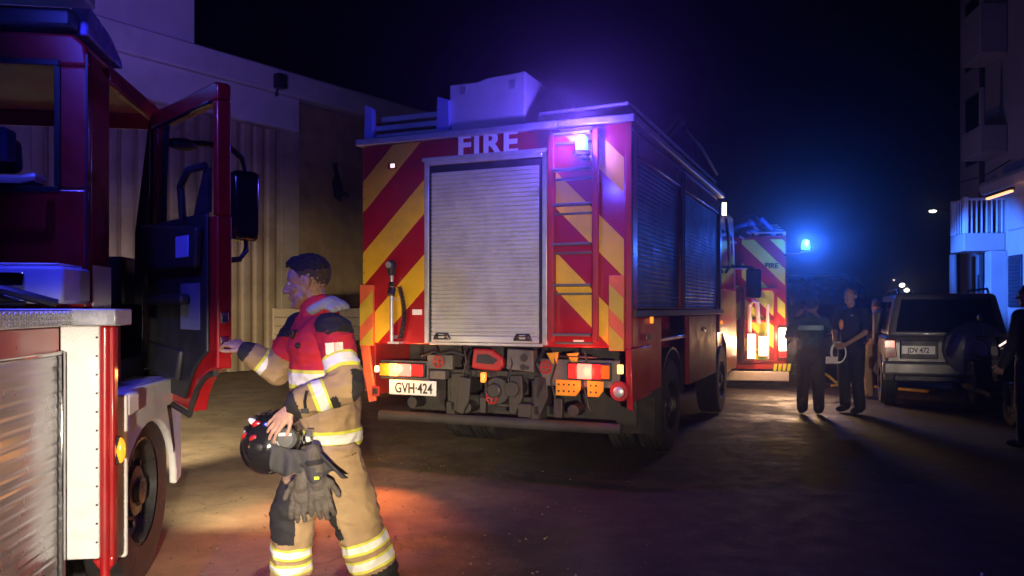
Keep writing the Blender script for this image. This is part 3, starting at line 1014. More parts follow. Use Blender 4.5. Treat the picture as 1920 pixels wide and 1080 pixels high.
# open door: its own frame, hinge at the origin, x' to the free edge, +y' outer side
dr = G()
DW = 0.985
arch = [(0.66, 0.895), (0.70, 0.99), (0.755, 1.06), (0.83, 1.115), (0.91, 1.145), (DW, 1.155)]
outer_low = [(0.0, 0.985), (0.3, 0.94)] + arch + [(DW, 1.98), (0.0, 1.98)]
dr.prism(outer_low, 0.0, 0.085, 'xz')
dr.prism([(0.0, 1.9801), (0.085, 1.9801), (0.085, 2.60), (0.0, 2.60)], 0.01, 0.075)
dr.prism([(DW - 0.055, 1.9801), (DW, 1.9801), (DW, 2.60), (DW - 0.055, 2.60)], 0.0, 0.08)
dr.prism([(0.0, 2.6001), (DW, 2.6001), (DW, 2.685), (DW - 0.03, 2.70), (0.03, 2.70), (0.0, 2.685)], 0.0, 0.08)
door = dr.obj('door', 'red', L, 0.012, seg=3)
door.location = (0.02, 1.0, 0)
door.rotation_euler = (0, 0, R(-55.4))
tr = G()
tr.prism([(0.02, 1.03), (0.30, 0.985), (0.60, 0.965), (0.66, 1.06), (0.73, 1.14), (0.82, 1.20), (0.90, 1.24), (0.90, 2.0), (0.0, 2.0)], -0.022, -0.001)
tr.obj('door_trim', 'black', door, 0.012, seg=3)
tp = G()
tp.prism([(0.02, 1.70), (0.85, 1.70), (0.88, 1.92), (0.02, 2.0)], -0.075, -0.0225)
tp.prism([(0.1, 1.10), (0.56, 1.06), (0.62, 1.24), (0.1, 1.28)], -0.06, -0.0225)
tp.bx(0.15, 0.7, -0.09, -0.0225, 1.50, 1.56)
tp.pieces('door_pocket', 'black', door, 0.02, seg=3)
G().bx(0.55, 0.82, -0.026, -0.0228, 1.36, 1.62).obj('pocket_sticker', mat('door_card_sticker', (0.16, 0.17, 0.24), 0.5), door, 0.002)
G().bx(0.62, 0.80, -0.082, -0.0755, 1.76, 1.88).obj('door_handle_plate', 'blue_box', door, 0.01)
hd = G()
hd.tube([(0.60, -0.03, 1.98), (0.64, -0.06, 2.16), (0.74, -0.06, 2.24), (0.90, -0.03, 2.25)], 0.022, 8)
hd.prism([(0.72, 2.0), (0.92, 2.0), (0.92, 2.24), (0.86, 2.24)], -0.02, 0.0)
hd.obj('grab_handle', 'black', door)
sl_ = G()
sl_.tube([(0.035, -0.012, 1.3), (0.06, -0.012, 2.58), (0.92, -0.012, 2.59)], 0.012, 6)
sl_.tube([(0.14, 0.03, 2.0), (0.155, 0.03, 2.3), (0.19, 0.03, 2.6)], 0.018, 6)
sl_.obj('door_seal', 'black_g', door)
G().bx(0.086, DW - 0.056, 0.036, 0.041, 1.981, 2.599).obj('door_window', 'pane', door, smooth=0)
g = G()
g.bx(DW, DW + 0.012, 0.02, 0.06, 1.40, 1.46)
g.bx(DW, DW + 0.014, 0.015, 0.065, 1.26, 1.33)
g.obj('door_latch', 'chrome', door, 0.004)
g = G().tube([(0.02, 0.0, 0.965), (0.3, -0.006, 0.925), (0.63, -0.006, 0.875), (0.69, -0.006, 0.965), (0.75, -0.006, 1.038), (0.83, -0.006, 1.092), (0.91, -0.006, 1.122), (DW, -0.006, 1.132)], 0.016, 6)
g.obj('lower_seal', 'steel', door)
# mirror on the outer side of the door
ma = G()
ma.tube([(0.10, 0.08, 2.50), (0.12, 0.28, 2.53), (0.16, 0.44, 2.52), (0.17, 0.52, 2.46), (0.15, 0.56, 2.36)], 0.019, 8)
ma.tube([(0.14, 0.08, 1.80), (0.15, 0.35, 1.78), (0.16, 0.51, 1.80), (0.165, 0.55, 1.86), (0.165, 0.55, 1.95)], 0.019, 8)
ma.ell((0.10, 0.16, 2.51), (0.05, 0.10, 0.04))
ma.cyl((0.14, 0.55, 2.36), (0.16, 0.55, 1.9), 0.012)
mo_ = ma.obj('mirror_arm', 'black', L)
mo_.parent = door
mb = G().bx(0.05, 0.22, 0.44, 0.64, 1.92, 2.38).obj('mirror_housing', 'black_g', door, 0.05, seg=4)
mb.rotation_euler = (0, 0, 0)
# step, front mudguard (white) and wheel
mg = G()
arc = [(0.28 + 0.52 * math.cos(R(a)), 0.42 + 0.45 * math.sin(R(a))) for a in range(0, 181, 12)]
mg.prism([(0.92, 0.44), (0.92, 0.95), (0.80, 1.07), (-0.36, 1.085), (-0.36, 0.42)] + arc[::-1][0:0] + [(p[0], p[1]) for p in arc[::-1]], 0.18, 0.225, 'yz')
mg.bx(-0.06, 0.30, -0.40, -0.361, 0.34, 1.085)
mg.bx(0.226, 0.30, -0.36, -0.20, 0.98, 1.085)
mg.bx(-0.06, 0.179, -0.36, 0.78, 1.045, 1.075)
fen = mg.obj('front_mudguard', 'white', L, 0.018, seg=3)
g = G()
g.bx(0.02, 0.13, -0.404, -0.4005, 0.97, 1.02)
g.prism([(-0.24, 0.99), (0.0, 1.0), (0.0, 1.03), (-0.24, 1.03)], 0.2255, 0.228, 'yz')
g.prism([(0.58, 0.92), (0.68, 0.72), (0.73, 0.62), (0.75, 0.66), (0.66, 0.92)], 0.2255, 0.228, 'yz')
g.pieces('mudguard_slot', 'black', fen)
wheel(L, 0.035, 0.28, 0.50, 0.29, 1)
wheel(L, -2.2, 0.28, 0.50, 0.29, -1)
st = G()
st.bx(-0.35, 0.10, 0.45, 1.0, 0.985, 1.02)
st.bx(-0.06, 0.0, -0.3, 0.95, 0.80, 1.19)
st.bx(-2.2, -0.2, -0.5, 1.45, 0.62, 0.97)
st.bx(-2.1, -0.45, -3.2, 0.0, 0.35, 0.62)
st.obj('chassis', 'chassis', L, 0.01)
G().bx(-0.012, 0.03, 0.35, 0.41, 1.08, 1.46).obj('door_post', 'orange_fl', L, 0.006)
# rear body: shutter flank, tread plate deck, white corner post
b = G()
b.bx(0.02, 0.13, -3.2, -0.70, 0.30, 1.405)
b.bx(-2.3, 0.02, -3.2, -0.60, 0.62, 1.405)
body = b.obj('rear_body', 'red', L, 0.008)
sh = shutter(L, 'side_shutter', -3.0, -0.775, 0.32, 1.285, 0.146, 'slat_flat', 0.05, 0.0025, 'yz', 1)
tr = G()
tr.bx(0.131, 0.168, -0.765, -0.735, 0.30, 1.30)
tr.bx(0.131, 0.165, -3.0, -0.766, 1.286, 1.305)
tr.obj('shutter_trim', 'chrome', L, 0.006)
G().bx(0.131, 0.150, -0.734, -0.715, 0.30, 1.30).obj('shutter_seal', 'black', L)
po = G().bx(0.131, 0.283, -0.70, -0.62, 0.43, 1.405).obj('corner_post', 'speck', L, 0.006)
cp = G()
cp.cyl((0.302, -0.685, 0.34), (0.302, -0.685, 1.405), 0.02, n=14)
cp.bx(0.284, 0.338, -0.684, -0.63, 0.40, 1.405)
cp.prism([(0.25, 0.42), (0.30, 0.35), (0.338, 0.40), (0.338, 0.44)], -0.69, -0.64)
cp.obj('post_edge', 'red', L, 0.008)
rv = G()
for i in range(12):
    z = 0.5 + i * 0.078
    rv.cyl((0.275, -0.704, z), (0.275, -0.70, z), 0.005, n=6)
rv.obj('rivet', 'steel', po)
dk = G()
dk.bx(-2.32, 0.19, -3.2, -0.69, 1.4065, 1.475)
dk.bx(-2.32, 0.36, -0.73, -0.52, 1.4068, 1.478)
deck = dk.obj('tread_deck', 'tread', L, 0.006)
tp = G()
k = 0
for i in range(70):
    for j in range(3):
        y = -2.2 + i * 0.021
        z = 1.42 + j * 0.02
        if y < -0.74:
            tp.box((0.1915, y, z), (0.004, 0.017, 0.006), (R(40 if (i + j) % 2 else -40), 0, 0))
for i in range(8):
    for j in range(3):
        x = 0.20 + i * 0.021
        tp.box((x, -0.7315, 1.42 + j * 0.02), (0.017, 0.004, 0.006), (0, R(40 if (i + j) % 2 else -40), 0))
o = tp.obj('tread_pattern', 'tread', L, smooth=0)
o['kind'] = 'stuff'
am = G().bx(0.339, 0.352, -0.675, -0.63, 0.815, 0.935).obj('side_lamp', 'black', L, 0.01)
G().ell((0.353, -0.655, 0.875), (0.022, 0.022, 0.055)).obj('amber_lens', 'amber_on', am)
o = lamp('side_lamp_light', 'POINT', (0.50, -0.60, 0.87), 0.6, (1, 0.40, 0.08), rad=0.02)
o.parent = L
# roof furniture
rf = G()
rf.bx(-2.1, -0.06, -0.05, 0.55, 2.865, 2.965)
rf.obj('roof_bar', 'black', L, 0.02)
rt = G()
rt.bx(-2.2, 0.035, -0.22, 0.0, 2.975, 3.06)
rt.obj('roof_walkway', 'tread', L, 0.008)
fa = G().prism([(0.05, 2.86), (0.62, 2.855), (0.58, 2.90), (0.42, 2.975), (0.06, 3.03)], -0.10, -0.02, 'yz')
fa.obj('blue_deflector', 'blue_lens', L, 0.012)
lb = G().bx(-1.9, -0.2, 0.75, 1.1, 2.87, 2.93).obj('light_bar', 'black', L, 0.01)
G().bx(-1.85, -0.25, 0.78, 1.07, 2.931, 3.07).obj('blue_lens', 'beacon_on', lb, 0.02)
# beacon on a mast over the deck (just above the picture)
ms = G().cyl((-0.25, -0.95, 1.475), (-0.25, -0.95, 2.98), 0.025)
ms.cyl((-0.25, -0.95, 2.98), (-0.25, -0.95, 3.02), 0.09)
m_o = ms.obj('beacon_mast', 'black', L)
G().lathe([(0.08, 0), (0.085, 0.05), (0.07, 0.16), (0.02, 0.2)], (-0.25, -0.95, 3.021), 'z', 18).obj('beacon_lens', 'beacon_on', m_o)
o = lamp('beacon_light', 'POINT', (-0.18, -1.12, 3.16), 150, (0.055, 0.06, 1), rad=0.06)
o.parent = L
o = lamp('light_bar_beam', 'SPOT', (-1.0, 1.3, 3.05), 2500, (0.22, 0.13, 1), size=76, blend=0.9, rad=0.08)
o.parent = L
o.rotation_euler = V((-0.46, 0.86, 0.30)).to_track_quat('-Z', 'Y').to_euler()

for hx in (-0.35, -1.8):        # the engine's own headlamps shine on the yard and the doors
    o = lamp('headlight_beam', 'SPOT', (hx, 1.75, 0.95), 2300, (1, 0.80, 0.54), size=48, blend=1.0, rad=0.08)
    o.parent = L
    o.rotation_euler = V((-0.14, 1, -0.115)).to_track_quat('-Z', 'Y').to_euler()

o = lamp('yard_fill_lamp', 'SPOT', (0.12, 1.0, 0.80), 150, (1, 0.80, 0.52), size=104, blend=1.0, rad=0.06)     # unseen lamp added to brighten the yard beside the open door
o.parent = L
o.rotation_euler = V((0.42, 1, -0.40)).to_track_quat('-Z', 'Y').to_euler()

# gear lying on the deck
g = G().bx(-1.0, 0.04, -0.42, -0.08, 1.50, 1.67)
bx1 = tag(g.obj('equipment_box', mat('pale_blue_case', (0.55, 0.60, 0.85), 0.45, dirt=(0.3, 0.3, 0.4, 0.5), dscale=5), None, 0.015), 'pale blue equipment box lying on the deck behind the cab of the left engine', 'box')
bx1.location = (-2.12, 4.0, 0)
bx1.rotation_euler = (0, 0, R(9))
G().bx(-0.97, 0.01, -0.40, -0.10, 1.671, 1.685).obj('lid', 'white', bx1, 0.006)
G().bx(-0.25, -0.12, -0.43, -0.421, 1.58, 1.64).obj('clasp', 'chrome', bx1, 0.004)
g = G()
g.bx(-1.6, -0.30, -0.18, -0.06, 2.19, 2.34)
g.bx(-1.5, -0.38, -0.16, -0.08, 1.72, 2.189)
bx2 = tag(g.obj('gear_case', mat('dark_blue_case', (0.05, 0.06, 0.22), 0.5), None, 0.015), 'dark blue gear case standing upright below the rear cab window', 'case')
bx2.location = (-2.12, 4.0, 0)
bx2.rotation_euler = (0, 0, R(9))
g = G()
g.tube([(-1.5, -0.22, 2.08), (-0.22, -0.22, 2.085), (-0.17, -0.22, 2.10), (-0.17, -0.10, 2.10)], 0.02, 8)
g.obj('carry_rail', 'alu', bx2)
g = G()
rs = random.Random(5)
for k in range(5):
    x = -0.12 - k * 0.16
    g.tube([(x - 0.12, -0.45, 1.50), (x - 0.06, -0.5, 1.55 + 0.02 * rs.random()), (x + 0.03, -0.48, 1.535), (x + 0.14, -0.44, 1.50)], 0.022, 7)
g.tube([(-1.2, -0.5, 1.50), (-0.7, -0.53, 1.515), (-0.3, -0.5, 1.50), (-0.1, -0.47, 1.50)], 0.014, 7)
sp = tag(g.obj('strap_bundle', 'black'), 'bundle of black straps lying along the tread plate deck edge', 'straps')
sp.location = (-2.12, 4.0, 0)
sp.rotation_euler = (0, 0, R(9))

# ------------------------------------------------------------------ building on the left
BW = thing('warehouse', 'pale plastered warehouse with tall folding metal doors behind the open cab door', 'building', (-6.43, 18.2, 0), 0)
BW.rotation_euler = (0, 0, R(54))
plas = mat('plaster_wall', (0.44, 0.37, 0.26), 0.9, var=0.12, scale=1.5, bump=0.35, bscale=9, dirt=(0.16, 0.12, 0.075, 0.75), dscale=0.5, dcut=0.46)
plas2 = mat('painted_plaster', (0.60, 0.56, 0.52), 0.85, var=0.08, scale=1.5, bump=0.25, bscale=12, dirt=(0.35, 0.31, 0.27, 0.5), dscale=0.7)
stone = mat('limestone_wall', (0.38, 0.27, 0.13), 0.9, var=0.2, scale=2.5, bump=0.5, bscale=14, dirt=(0.09, 0.07, 0.05, 0.8), dscale=0.6, dcut=0.48)
g = G()
g.bx(1.45, 2.0, 0.0, 0.5, -0.1, 6.58)           # jamb right of the doors
g.bx(-9.0, -4.2, 0.0, 0.5, -0.1, 6.58)
g.bx(-4.2, 1.45, 0.0, 0.5, 5.79, 6.58)
g.bx(-9.0, 14.0, 0.5, 0.62, -0.1, 6.57)
g.obj('wall', plas, BW, 0.015)
G().bx(2.001, 14.0, 0.03, 0.49, -0.1, 6.57).obj('side_wall', stone, BW, 0.015)
# cornice, lintel, upper storey, setback parapet
g = G()
g.bx(-9.0, 9.0, -0.28, 0.6, 6.6, 7.17)
g.obj('cornice', plas2, BW, 0.03)
g = G()
g.bx(-6.0, 1.88, -0.14, -0.003, 5.80, 6.597)
g.obj('lintel', plas2, BW, 0.02)
g = G()
g.bx(-9.0, -0.93, -0.1, 0.6, 7.174, 8.3)
g.obj('upper_wall', plas2, BW, 0.02)
g = G()
g.bx(-0.93, 12.0, 0.9, 1.2, 7.0, 7.62)
g.obj('parapet', plas, BW, 0.02)
g = G().bx(0.98, 1.22, -0.5, -0.285, 6.66, 7.0)
fl_ = g.obj('flood_lamp', 'black', BW, 0.02)
G().cyl((1.1, -0.3, 6.7), (1.1, -0.24, 6.5), 0.03).obj('lamp_bracket', 'black', fl_)
# folding doors: each corrugated leaf plank
plank_m = mat('door_sheet_metal', (0.40, 0.31, 0.20), 0.6, 0.1, var=0.2, scale=2.2, dirt=(0.13, 0.08, 0.045, 0.8), dscale=1.1, dcut=0.47)
q = G()
prof = [(-0.175, 0.10), (-0.165, 0.02), (-0.12, -0.03), (-0.02, -0.05), (0.06, -0.03), (0.10, 0.03), (0.165, 0.06), (0.172, 0.10)]
q.prism(prof, 0.02, 5.78, 'xy')
pk = q.obj('door_plank', plank_m, BW, smooth=30)
for i in range(16):
    o = pk if i == 0 else inst(pk)
    o.location = (1.27 - i * 0.352, 0.12 + 0.012 * math.sin(i * 2.1), 0)
    o.rotation_euler = (0, 0, 0.05 * math.sin(i * 1.7))
# old painted mark on the wall
g = G()
pts = [(3.10, 4.35), (3.02, 4.7), (3.12, 4.95), (3.05, 5.2), (3.2, 5.3), (3.24, 5.05), (3.33, 4.85), (3.42, 4.55), (3.6, 4.5), (3.62, 4.4), (3.4, 4.42), (3.36, 4.25), (3.22, 4.3)]
g.prism(pts, -0.006, 0.0)
g.obj('wall_stain', 'chassis', BW, smooth=0)

# ------------------------------------------------------------------ flatbed truck by the wall
F = thing('flatbed_truck', 'old beige flatbed truck parked by the warehouse behind the firefighter', 'truck', (-3.17, 14.0, 0), 36)
tanm = mat('beige_truck_paint', (0.46, 0.37, 0.24), 0.6, var=0.15, scale=4, dirt=(0.14, 0.10, 0.06, 0.6), dscale=2)
for i in range(3):
    G().bx(-1.6, 0.0, 0.0, 0.035, 0.99 + i * 0.165, 1.148 + i * 0.165).obj('tailgate_board', tanm, F, 0.006)
    G().bx(-0.035, 0.0, 0.04, 3.4, 0.99 + i * 0.165, 1.148 + i * 0.165).obj('side_board', tanm, F, 0.006)
g = G()
g.bx(-1.62, 0.02, -0.012, 3.42, 0.90, 0.985)
g.bx(-1.6, -1.565, 0.04, 3.4, 0.99, 1.48)
for x in (-1.58, -0.8, -0.03):
    g.bx(x - 0.025, x + 0.025, -0.02, -0.002, 0.95, 1.485)
g.obj('bed', tanm, F, 0.008)
g = G()
g.bx(-1.6, 0.0, 3.45, 3.5, 0.95, 2.0)
g.tube([(-0.06, 3.35, 2.55), (-0.06, 3.38, 1.0)], 0.03, 8)
g.tube([(-1.5, 3.35, 2.55), (-1.5, 3.38, 1.0)], 0.03, 8)
g.tube([(-1.5, 3.35, 2.5), (-0.06, 3.35, 2.5)], 0.03, 8)
g.tube([(-0.05, 1.3, 1.49), (-0.05, 3.35, 2.55)], 0.03, 8)
g.obj('headboard', tanm, F)
g = G()
g.prism([(3.55, 0.7), (3.55, 2.05), (3.8, 2.2), (4.7, 2.15), (5.1, 1.5), (5.6, 1.35), (5.65, 0.55), (3.55, 0.55)], -1.55, -0.05, 'yz')
fc = g.obj('cab', tanm, F, 0.05, seg=3)
G().bx(-1.3, -0.3, 3.535, 3.549, 1.5, 2.0).obj('rear_window', 'glass', fc, 0.005)
G().prism([(3.75, 1.5), (3.75, 2.0), (4.55, 2.0), (4.85, 1.5)], -0.05, -0.04, 'yz').obj('side_window', 'glass', fc)
for x0 in (-1.55, -0.22):
    a = G().bx(x0, x0 + 0.18, -0.05, -0.014, 0.80, 0.89).obj('tail_lamp', 'red_off', F, 0.008)
g = G()
g.bx(-1.2, -1.1, 0.1, 5.2, 0.6, 0.9)
g.bx(-0.5, -0.4, 0.1, 5.2, 0.6, 0.9)
g.obj('chassis_frame', 'chassis', F)
for y in (0.9, 4.5):
    for x, s in ((-0.16, 1), (-1.44, -1)):
        wheel(F, x, y, 0.36, 0.2, s)

# ------------------------------------------------------------------ far fire engine with rear locker open
T2 = thing('fire_engine', 'farther fire engine with red and lime chevrons and bright lit rear, beyond the central engine', 'fire engine', (3.82, 14.92, 0), 10, 'fire engines at the scene')
g = G()
g.bx(-1.25, 1.25, 0.0, 5.0, 0.42, 2.82)
b2 = g.obj('body', 'red', T2, 0.03, seg=3)
stripes(T2, 'lime', -1.22, -0.1, 1.9, 2.75, [(2.9, 3.12), (3.35, 3.57), (2.45, 2.68), (2.0, 2.25)], 1, 0.0)
stripes(T2, 'lime', 0.45, 1.22, 0.6, 2.75, [(3.70, 3.92), (3.12, 3.42), (2.5, 2.78), (1.88, 2.16)], -1, 0.0)
text('FIRE', 0.13, 'side_lettering', 'ink', T2, (0.98, -0.006, 2.22), bold=0.003, depth=0.002)
# open locker: frame, door leaf, pale pipes and lamps
g = G()
g.bx(0.44, 1.08, -0.03, -0.001, 1.80, 1.86)
g.bx(0.44, 1.08, -0.03, -0.001, 0.46, 0.52)
g.bx(0.44, 0.50, -0.03, -0.001, 0.521, 1.799)
g.bx(1.02, 1.08, -0.03, -0.001, 0.521, 1.799)
lk = g.obj('locker_frame', 'red', T2, 0.008)
stripes(lk, 'lime', 0.505, 1.015, 0.53, 1.79, [(2.35, 2.62), (1.75, 2.02), (1.2, 1.45)], -1, 0.0, 'locker_stripe')
stripes(T2, 'lime', 0.2, 0.43, 0.53, 1.9, [(0.9, 1.2), (1.5, 1.75)], 1, 0.0)
for pts, r in (([(0.58, -0.08, 0.55), (0.58, -0.1, 1.52), (0.63, -0.11, 1.62), (0.71, -0.12, 1.58), (0.73, -0.12, 1.2)], 0.04), ([(0.90, -0.08, 0.55), (0.90, -0.08, 1.55)], 0.028)):
    G().tube(pts, r, 10).obj('delivery_pipe', 'white_box', T2)
for z in (0.66, 1.22):
    G().bx(0.52, 1.0, -0.06, -0.004, z, z + 0.05).obj('locker_shelf', 'red_dull', lk)
G().bx(0.42, 0.44, -0.60, -0.03, 0.5, 1.84).obj('locker_door', 'red', T2, 0.005)
for x0, x1, z0, z1 in ((0.52, 0.68, 0.55, 1.02), (0.72, 0.89, 0.60, 0.98)):
    a = G().bx(x0, x1, -0.20, -0.14, z0, z1).obj('work_lamp', 'black', T2, 0.015)
    G().bx(x0 + 0.01, x1 - 0.01, -0.212, -0.201, z0 + 0.012, z1 - 0.012).obj('lamp_lens', 'warm_on', a, 0.008)
a = G().bx(1.09, 1.24, -0.05, -0.002, 0.55, 1.15).obj('tail_lamp', 'black', T2, 0.015)
G().bx(1.10, 1.23, -0.07, -0.051, 0.70, 1.12).obj('lamp_lens', 'warm_on', a, 0.01)
G().bx(1.10, 1.23, -0.066, -0.051, 0.57, 0.69).obj('brake_lens', 'red_on', a, 0.01)
for p in ((0.70, -0.45, 0.85), (1.17, -0.30, 0.95)):
    o = lamp('work_lamp_light', 'POINT', p, 26, (1, 0.52, 0.24), rad=0.08)
    o.parent = T2
o = lamp('work_lamp_beam', 'SPOT', (1.1, -0.25, 1.0), 260, (1, 0.62, 0.34), size=75, blend=1.0, rad=0.35)
o.parent = T2
o.rotation_euler = V((0.10, -1, -0.55)).to_track_quat('-Z', 'Y').to_euler()
# blue beacon carried on an arm off the rear corner
g = G()
g.tube([(1.2, 0.02, 2.46), (1.38, -0.12, 2.47), (1.53, -0.28, 2.50)], 0.022, 8)
g.cyl((1.53, -0.28, 2.49), (1.53, -0.28, 2.53), 0.085)
ba = g.obj('beacon', 'black', T2)
G().lathe([(0.075, 0), (0.08, 0.04), (0.07, 0.15), (0.02, 0.19)], (1.53, -0.28, 2.531), 'z', 18).obj('beacon_lens', 'beacon_on', ba)
o = lamp('beacon_light', 'POINT', (1.53, -0.40, 2.66), 75, (0.03, 0.14, 1), rad=0.06)
o.parent = T2
o = lamp('beacon_beam', 'SPOT', (1.53, -0.42, 2.64), 620, (0.03, 0.15, 1), size=21, blend=0.6, rad=0.06)  # added spot pointing at the camera, makes the halo round this beacon
o.parent = T2
o.rotation_euler = V((-0.18, -1, -0.08)).to_track_quat('-Z', 'Y').to_euler()
o = lamp('beacon_beam', 'SPOT', (1.66, -0.42, 2.62), 4600, (0.03, 0.15, 1), size=34, blend=0.7, rad=0.06)
o.parent = T2
o.rotation_euler = V((1, 0.58, -0.06)).to_track_quat('-Z', 'Y').to_euler()
g = G()
g.bx(-1.25, 1.25, -0.06, 0.0, 0.36, 0.44)
g.obj('tail_board', 'red_dull', T2, 0.01)
g = G()
g.bx(-0.4, 1.28, -0.08, -0.02, 0.14, 0.32)
g.obj('bumper', 'white', T2, 0.015)
g = G()
for i in range(4):
    g.prism([(1.0 + i * 0.08, 0.33), (1.05 + i * 0.08, 0.33), (1.07 + i * 0.08, 0.46), (1.02 + i * 0.08, 0.46)], -0.085, -0.062)
g.pieces('marker_board', 'lime', T2)
g = G()
for i in range(4):
    g.bx(0.35 + i * 0.02, 0.95, -0.02 + i * 0.3, 0.05 + i * 0.3, 2.86 + i * 0.075, 2.89 + i * 0.075)
for x in (0.4, 0.9):
    g.bx(x, x + 0.05, 0.0, 3.0, 2.825, 2.86)
g.obj('roof_ladder', 'alu', T2).location = (0.28, 0, 0)
g = G()
g.cyl((-0.35, 0.4, 2.8), (-0.35, 0.4, 3.05), 0.16)
g.ell((-0.35, 0.4, 3.08), (0.2, 0.2, 0.18))
g.cyl((-0.35, 0.3, 3.1), (-1.1, 0.1, 2.8), 0.06)
g.tube([(0.05, 0.2, 2.4), (0.02, 0.1, 2.9), (-0.2, 0.1, 3.15)], 0.05, 8)
for k in range(6):
    g.box((-0.95 + k * 0.13, -0.05, 2.55 + k * 0.08), (0.1, 0.06, 0.03), (0, 0.5, 0))
g.bx(-1.2, -0.5, -0.1, 0.1, 2.2, 2.26)
g.obj('roof_monitor', 'blue_box', T2).location = (1.0, 0, 0)
for y in (1.3, 4.3):
    for s in (-1, 1):
        wheel(T2, s * 1.08, y, 0.46, 0.28, s)

# ------------------------------------------------------------------ dark van with lit blue beacon
VN = thing('rescue_van', 'dark unlit van facing the camera behind the two people beside the far engine', 'van', (6.7, 16.3, 0), 0)
navy = mat('dark_navy_paint', (0.012, 0.016, 0.045), 0.3, coat=0.5)
g = G()
g.prism([(0.0, 0.35), (0.0, 0.95), (0.55, 1.12), (1.15, 1.95), (1.5, 2.15), (5.0, 2.2), (5.1, 0.4)], -1.0, 1.0, 'yz')
vb = g.obj('body', navy, VN, 0.08, seg=4)
g = G()
g.prism([(-0.86, 0.0), (0.86, 0.0), (0.72, 0.95), (-0.72, 0.95)], -0.012, 0.0)
ws = g.obj('windscreen', 'glass', vb)
ws.location = (0, 0.585, 1.15)
ws.rotation_euler = (R(-36), 0, 0)
for s in (-1, 1):
    G().bx(s * 0.92, s * 0.60, -0.03, 0.02, 0.62, 0.84).obj('headlamp', 'glass', VN, 0.03)
    G().box((s * 1.14, 0.75, 1.25), (0.2, 0.1, 0.3)).obj('mirror', 'black', VN, 0.03)
    wheel(VN, s * 0.86, 0.95, 0.34, 0.22, s)
    wheel(VN, s * 0.86, 4.1, 0.34, 0.22, s)
G().bx(-0.55, 0.55, -0.03, 0.01, 0.68, 0.86).obj('grille', 'black', VN, 0.01)
G().bx(-1.0, 1.0, -0.08, 0.05, 0.34, 0.55).obj('bumper', 'black', VN, 0.03)
pl_ = G().bx(-0.42, -0.06, -0.10, -0.081, 0.36, 0.50).obj('number_plate', 'plate', VN, 0.004)
G().bx(-0.10, -0.02, -0.095, -0.081, 0.50, 0.56).obj('fog_lamp', 'letter', VN, 0.01)
G().bx(-0.85, 0.85, 1.7, 1.95, 2.19, 2.25).obj('roof_bar', 'black', VN, 0.02)

# ------------------------------------------------------------------ parked SUV
SV = thing('off_road_car', 'silver off-road car parked with its spare wheel on the tailgate, seen from behind', 'car', (6.31, 11.6, 0), 20)
silv = mat('silver_car_paint', (0.18, 0.175, 0.17), 0.4, 0.25, coat=0.4, dirt=(0.2, 0.18, 0.15, 0.4))
g = G()
arch_ = lambda yc: [(yc + 0.40 * math.cos(R(a)), 0.36 + 0.40 * math.sin(R(a))) for a in range(0, 181, 20)]
low = [(0.0, 0.55), (0.0, 1.02), (0.05, 1.06), (2.9, 1.06), (3.95, 0.98), (4.1, 0.5)] + [p for p in arch_(3.3)] + [p for p in arch_(0.75)] + [(0.1, 0.42)]
g.prism(low, -0.82, 0.82, 'yz')
sb = g.obj('body', silv, SV, 0.05, seg=3)
g = G()
u = [(-0.79, 0.03, 1.06), (0.79, 0.03, 1.06), (0.79, 2.95, 1.06), (-0.79, 2.95, 1.06)]
w = [(-0.66, 0.22, 1.70), (0.66, 0.22, 1.70), (0.66, 2.1, 1.70), (-0.66, 2.1, 1.70)]
a = [g.b.verts.new(p) for p in u]
c = [g.b.verts.new(p) for p in w]
g.b.faces.new(a)
g.b.faces.new(c)
for k in range(4):
    g.b.faces.new((a[k], a[(k + 1) % 4], c[(k + 1) % 4], c[k]))
top = g.obj('cabin', silv, SV, 0.06, seg=3)
g = G()
g.prism([(-0.67, 0.0), (0.67, 0.0), (0.58, 0.50), (-0.58, 0.50)], -0.012, 0.004)
rw = g.obj('rear_window', 'glass', top)
rw.location = (0, 0.055, 1.13)
rw.rotation_euler = (R(-16.5), 0, 0)
for s in (-1, 1):
    g = G()
    g.prism([(0.35, 0.06), (0.45, 0.50), (1.05, 0.50), (1.05, 0.06)], -0.005, 0.006, 'yz')
    g.prism([(1.12, 0.06), (1.12, 0.50), (1.9, 0.50), (2.4, 0.06)], -0.005, 0.006, 'yz')
    q = g.obj('side_window', 'glass', top)
    q.location = (s * 0.782, 0, 1.09)
    q.rotation_euler = (0, R(-11.5 * s), 0)
    tl_ = G().prism([(s * 0.83, 0.74), (s * 0.66, 0.76), (s * 0.68, 1.02), (s * 0.82, 1.02)], -0.02, 0.03).obj('tail_lamp', 'red_off', SV, 0.012)
    G().bx(s * 0.825, s * 0.69, -0.026, -0.021, 0.90, 1.0).obj('tail_lens', mat('dim_red_lens', (0.5, 0.02, 0.02), 0.2, emit=(1, 0.03, 0.03), estr=0.5) if s == -1 else 'red_off', tl_, 0.006)
    g = G().tube([(s * 0.6, 0.4, 1.70), (s * 0.6, 0.5, 1.77), (s * 0.6, 1.9, 1.77), (s * 0.6, 2.0, 1.70)], 0.018, 8)
    g.obj('roof_rail', 'black', SV)
    wheel(SV, s * 0.72, 0.75, 0.36, 0.23, s)
    wheel(SV, s * 0.72, 3.3, 0.36, 0.23, s)
G().bx(-0.86, 0.86, -0.12, 0.02, 0.50, 0.70).obj('rear_bumper', silv, SV, 0.04, seg=3)
G().bx(-0.7, 0.7, 0.0, 0.2, 0.40, 0.50).obj('bumper_skirt', 'black', SV, 0.02)
pp_ = G().bx(-0.62, -0.12, -0.045, -0.005, 0.74, 1.01).obj('plate_recess', 'black', SV, 0.01)
G().bx(-0.60, -0.16, -0.052, -0.046, 0.81, 0.93).obj('number_plate', 'plate', pp_, 0.003)
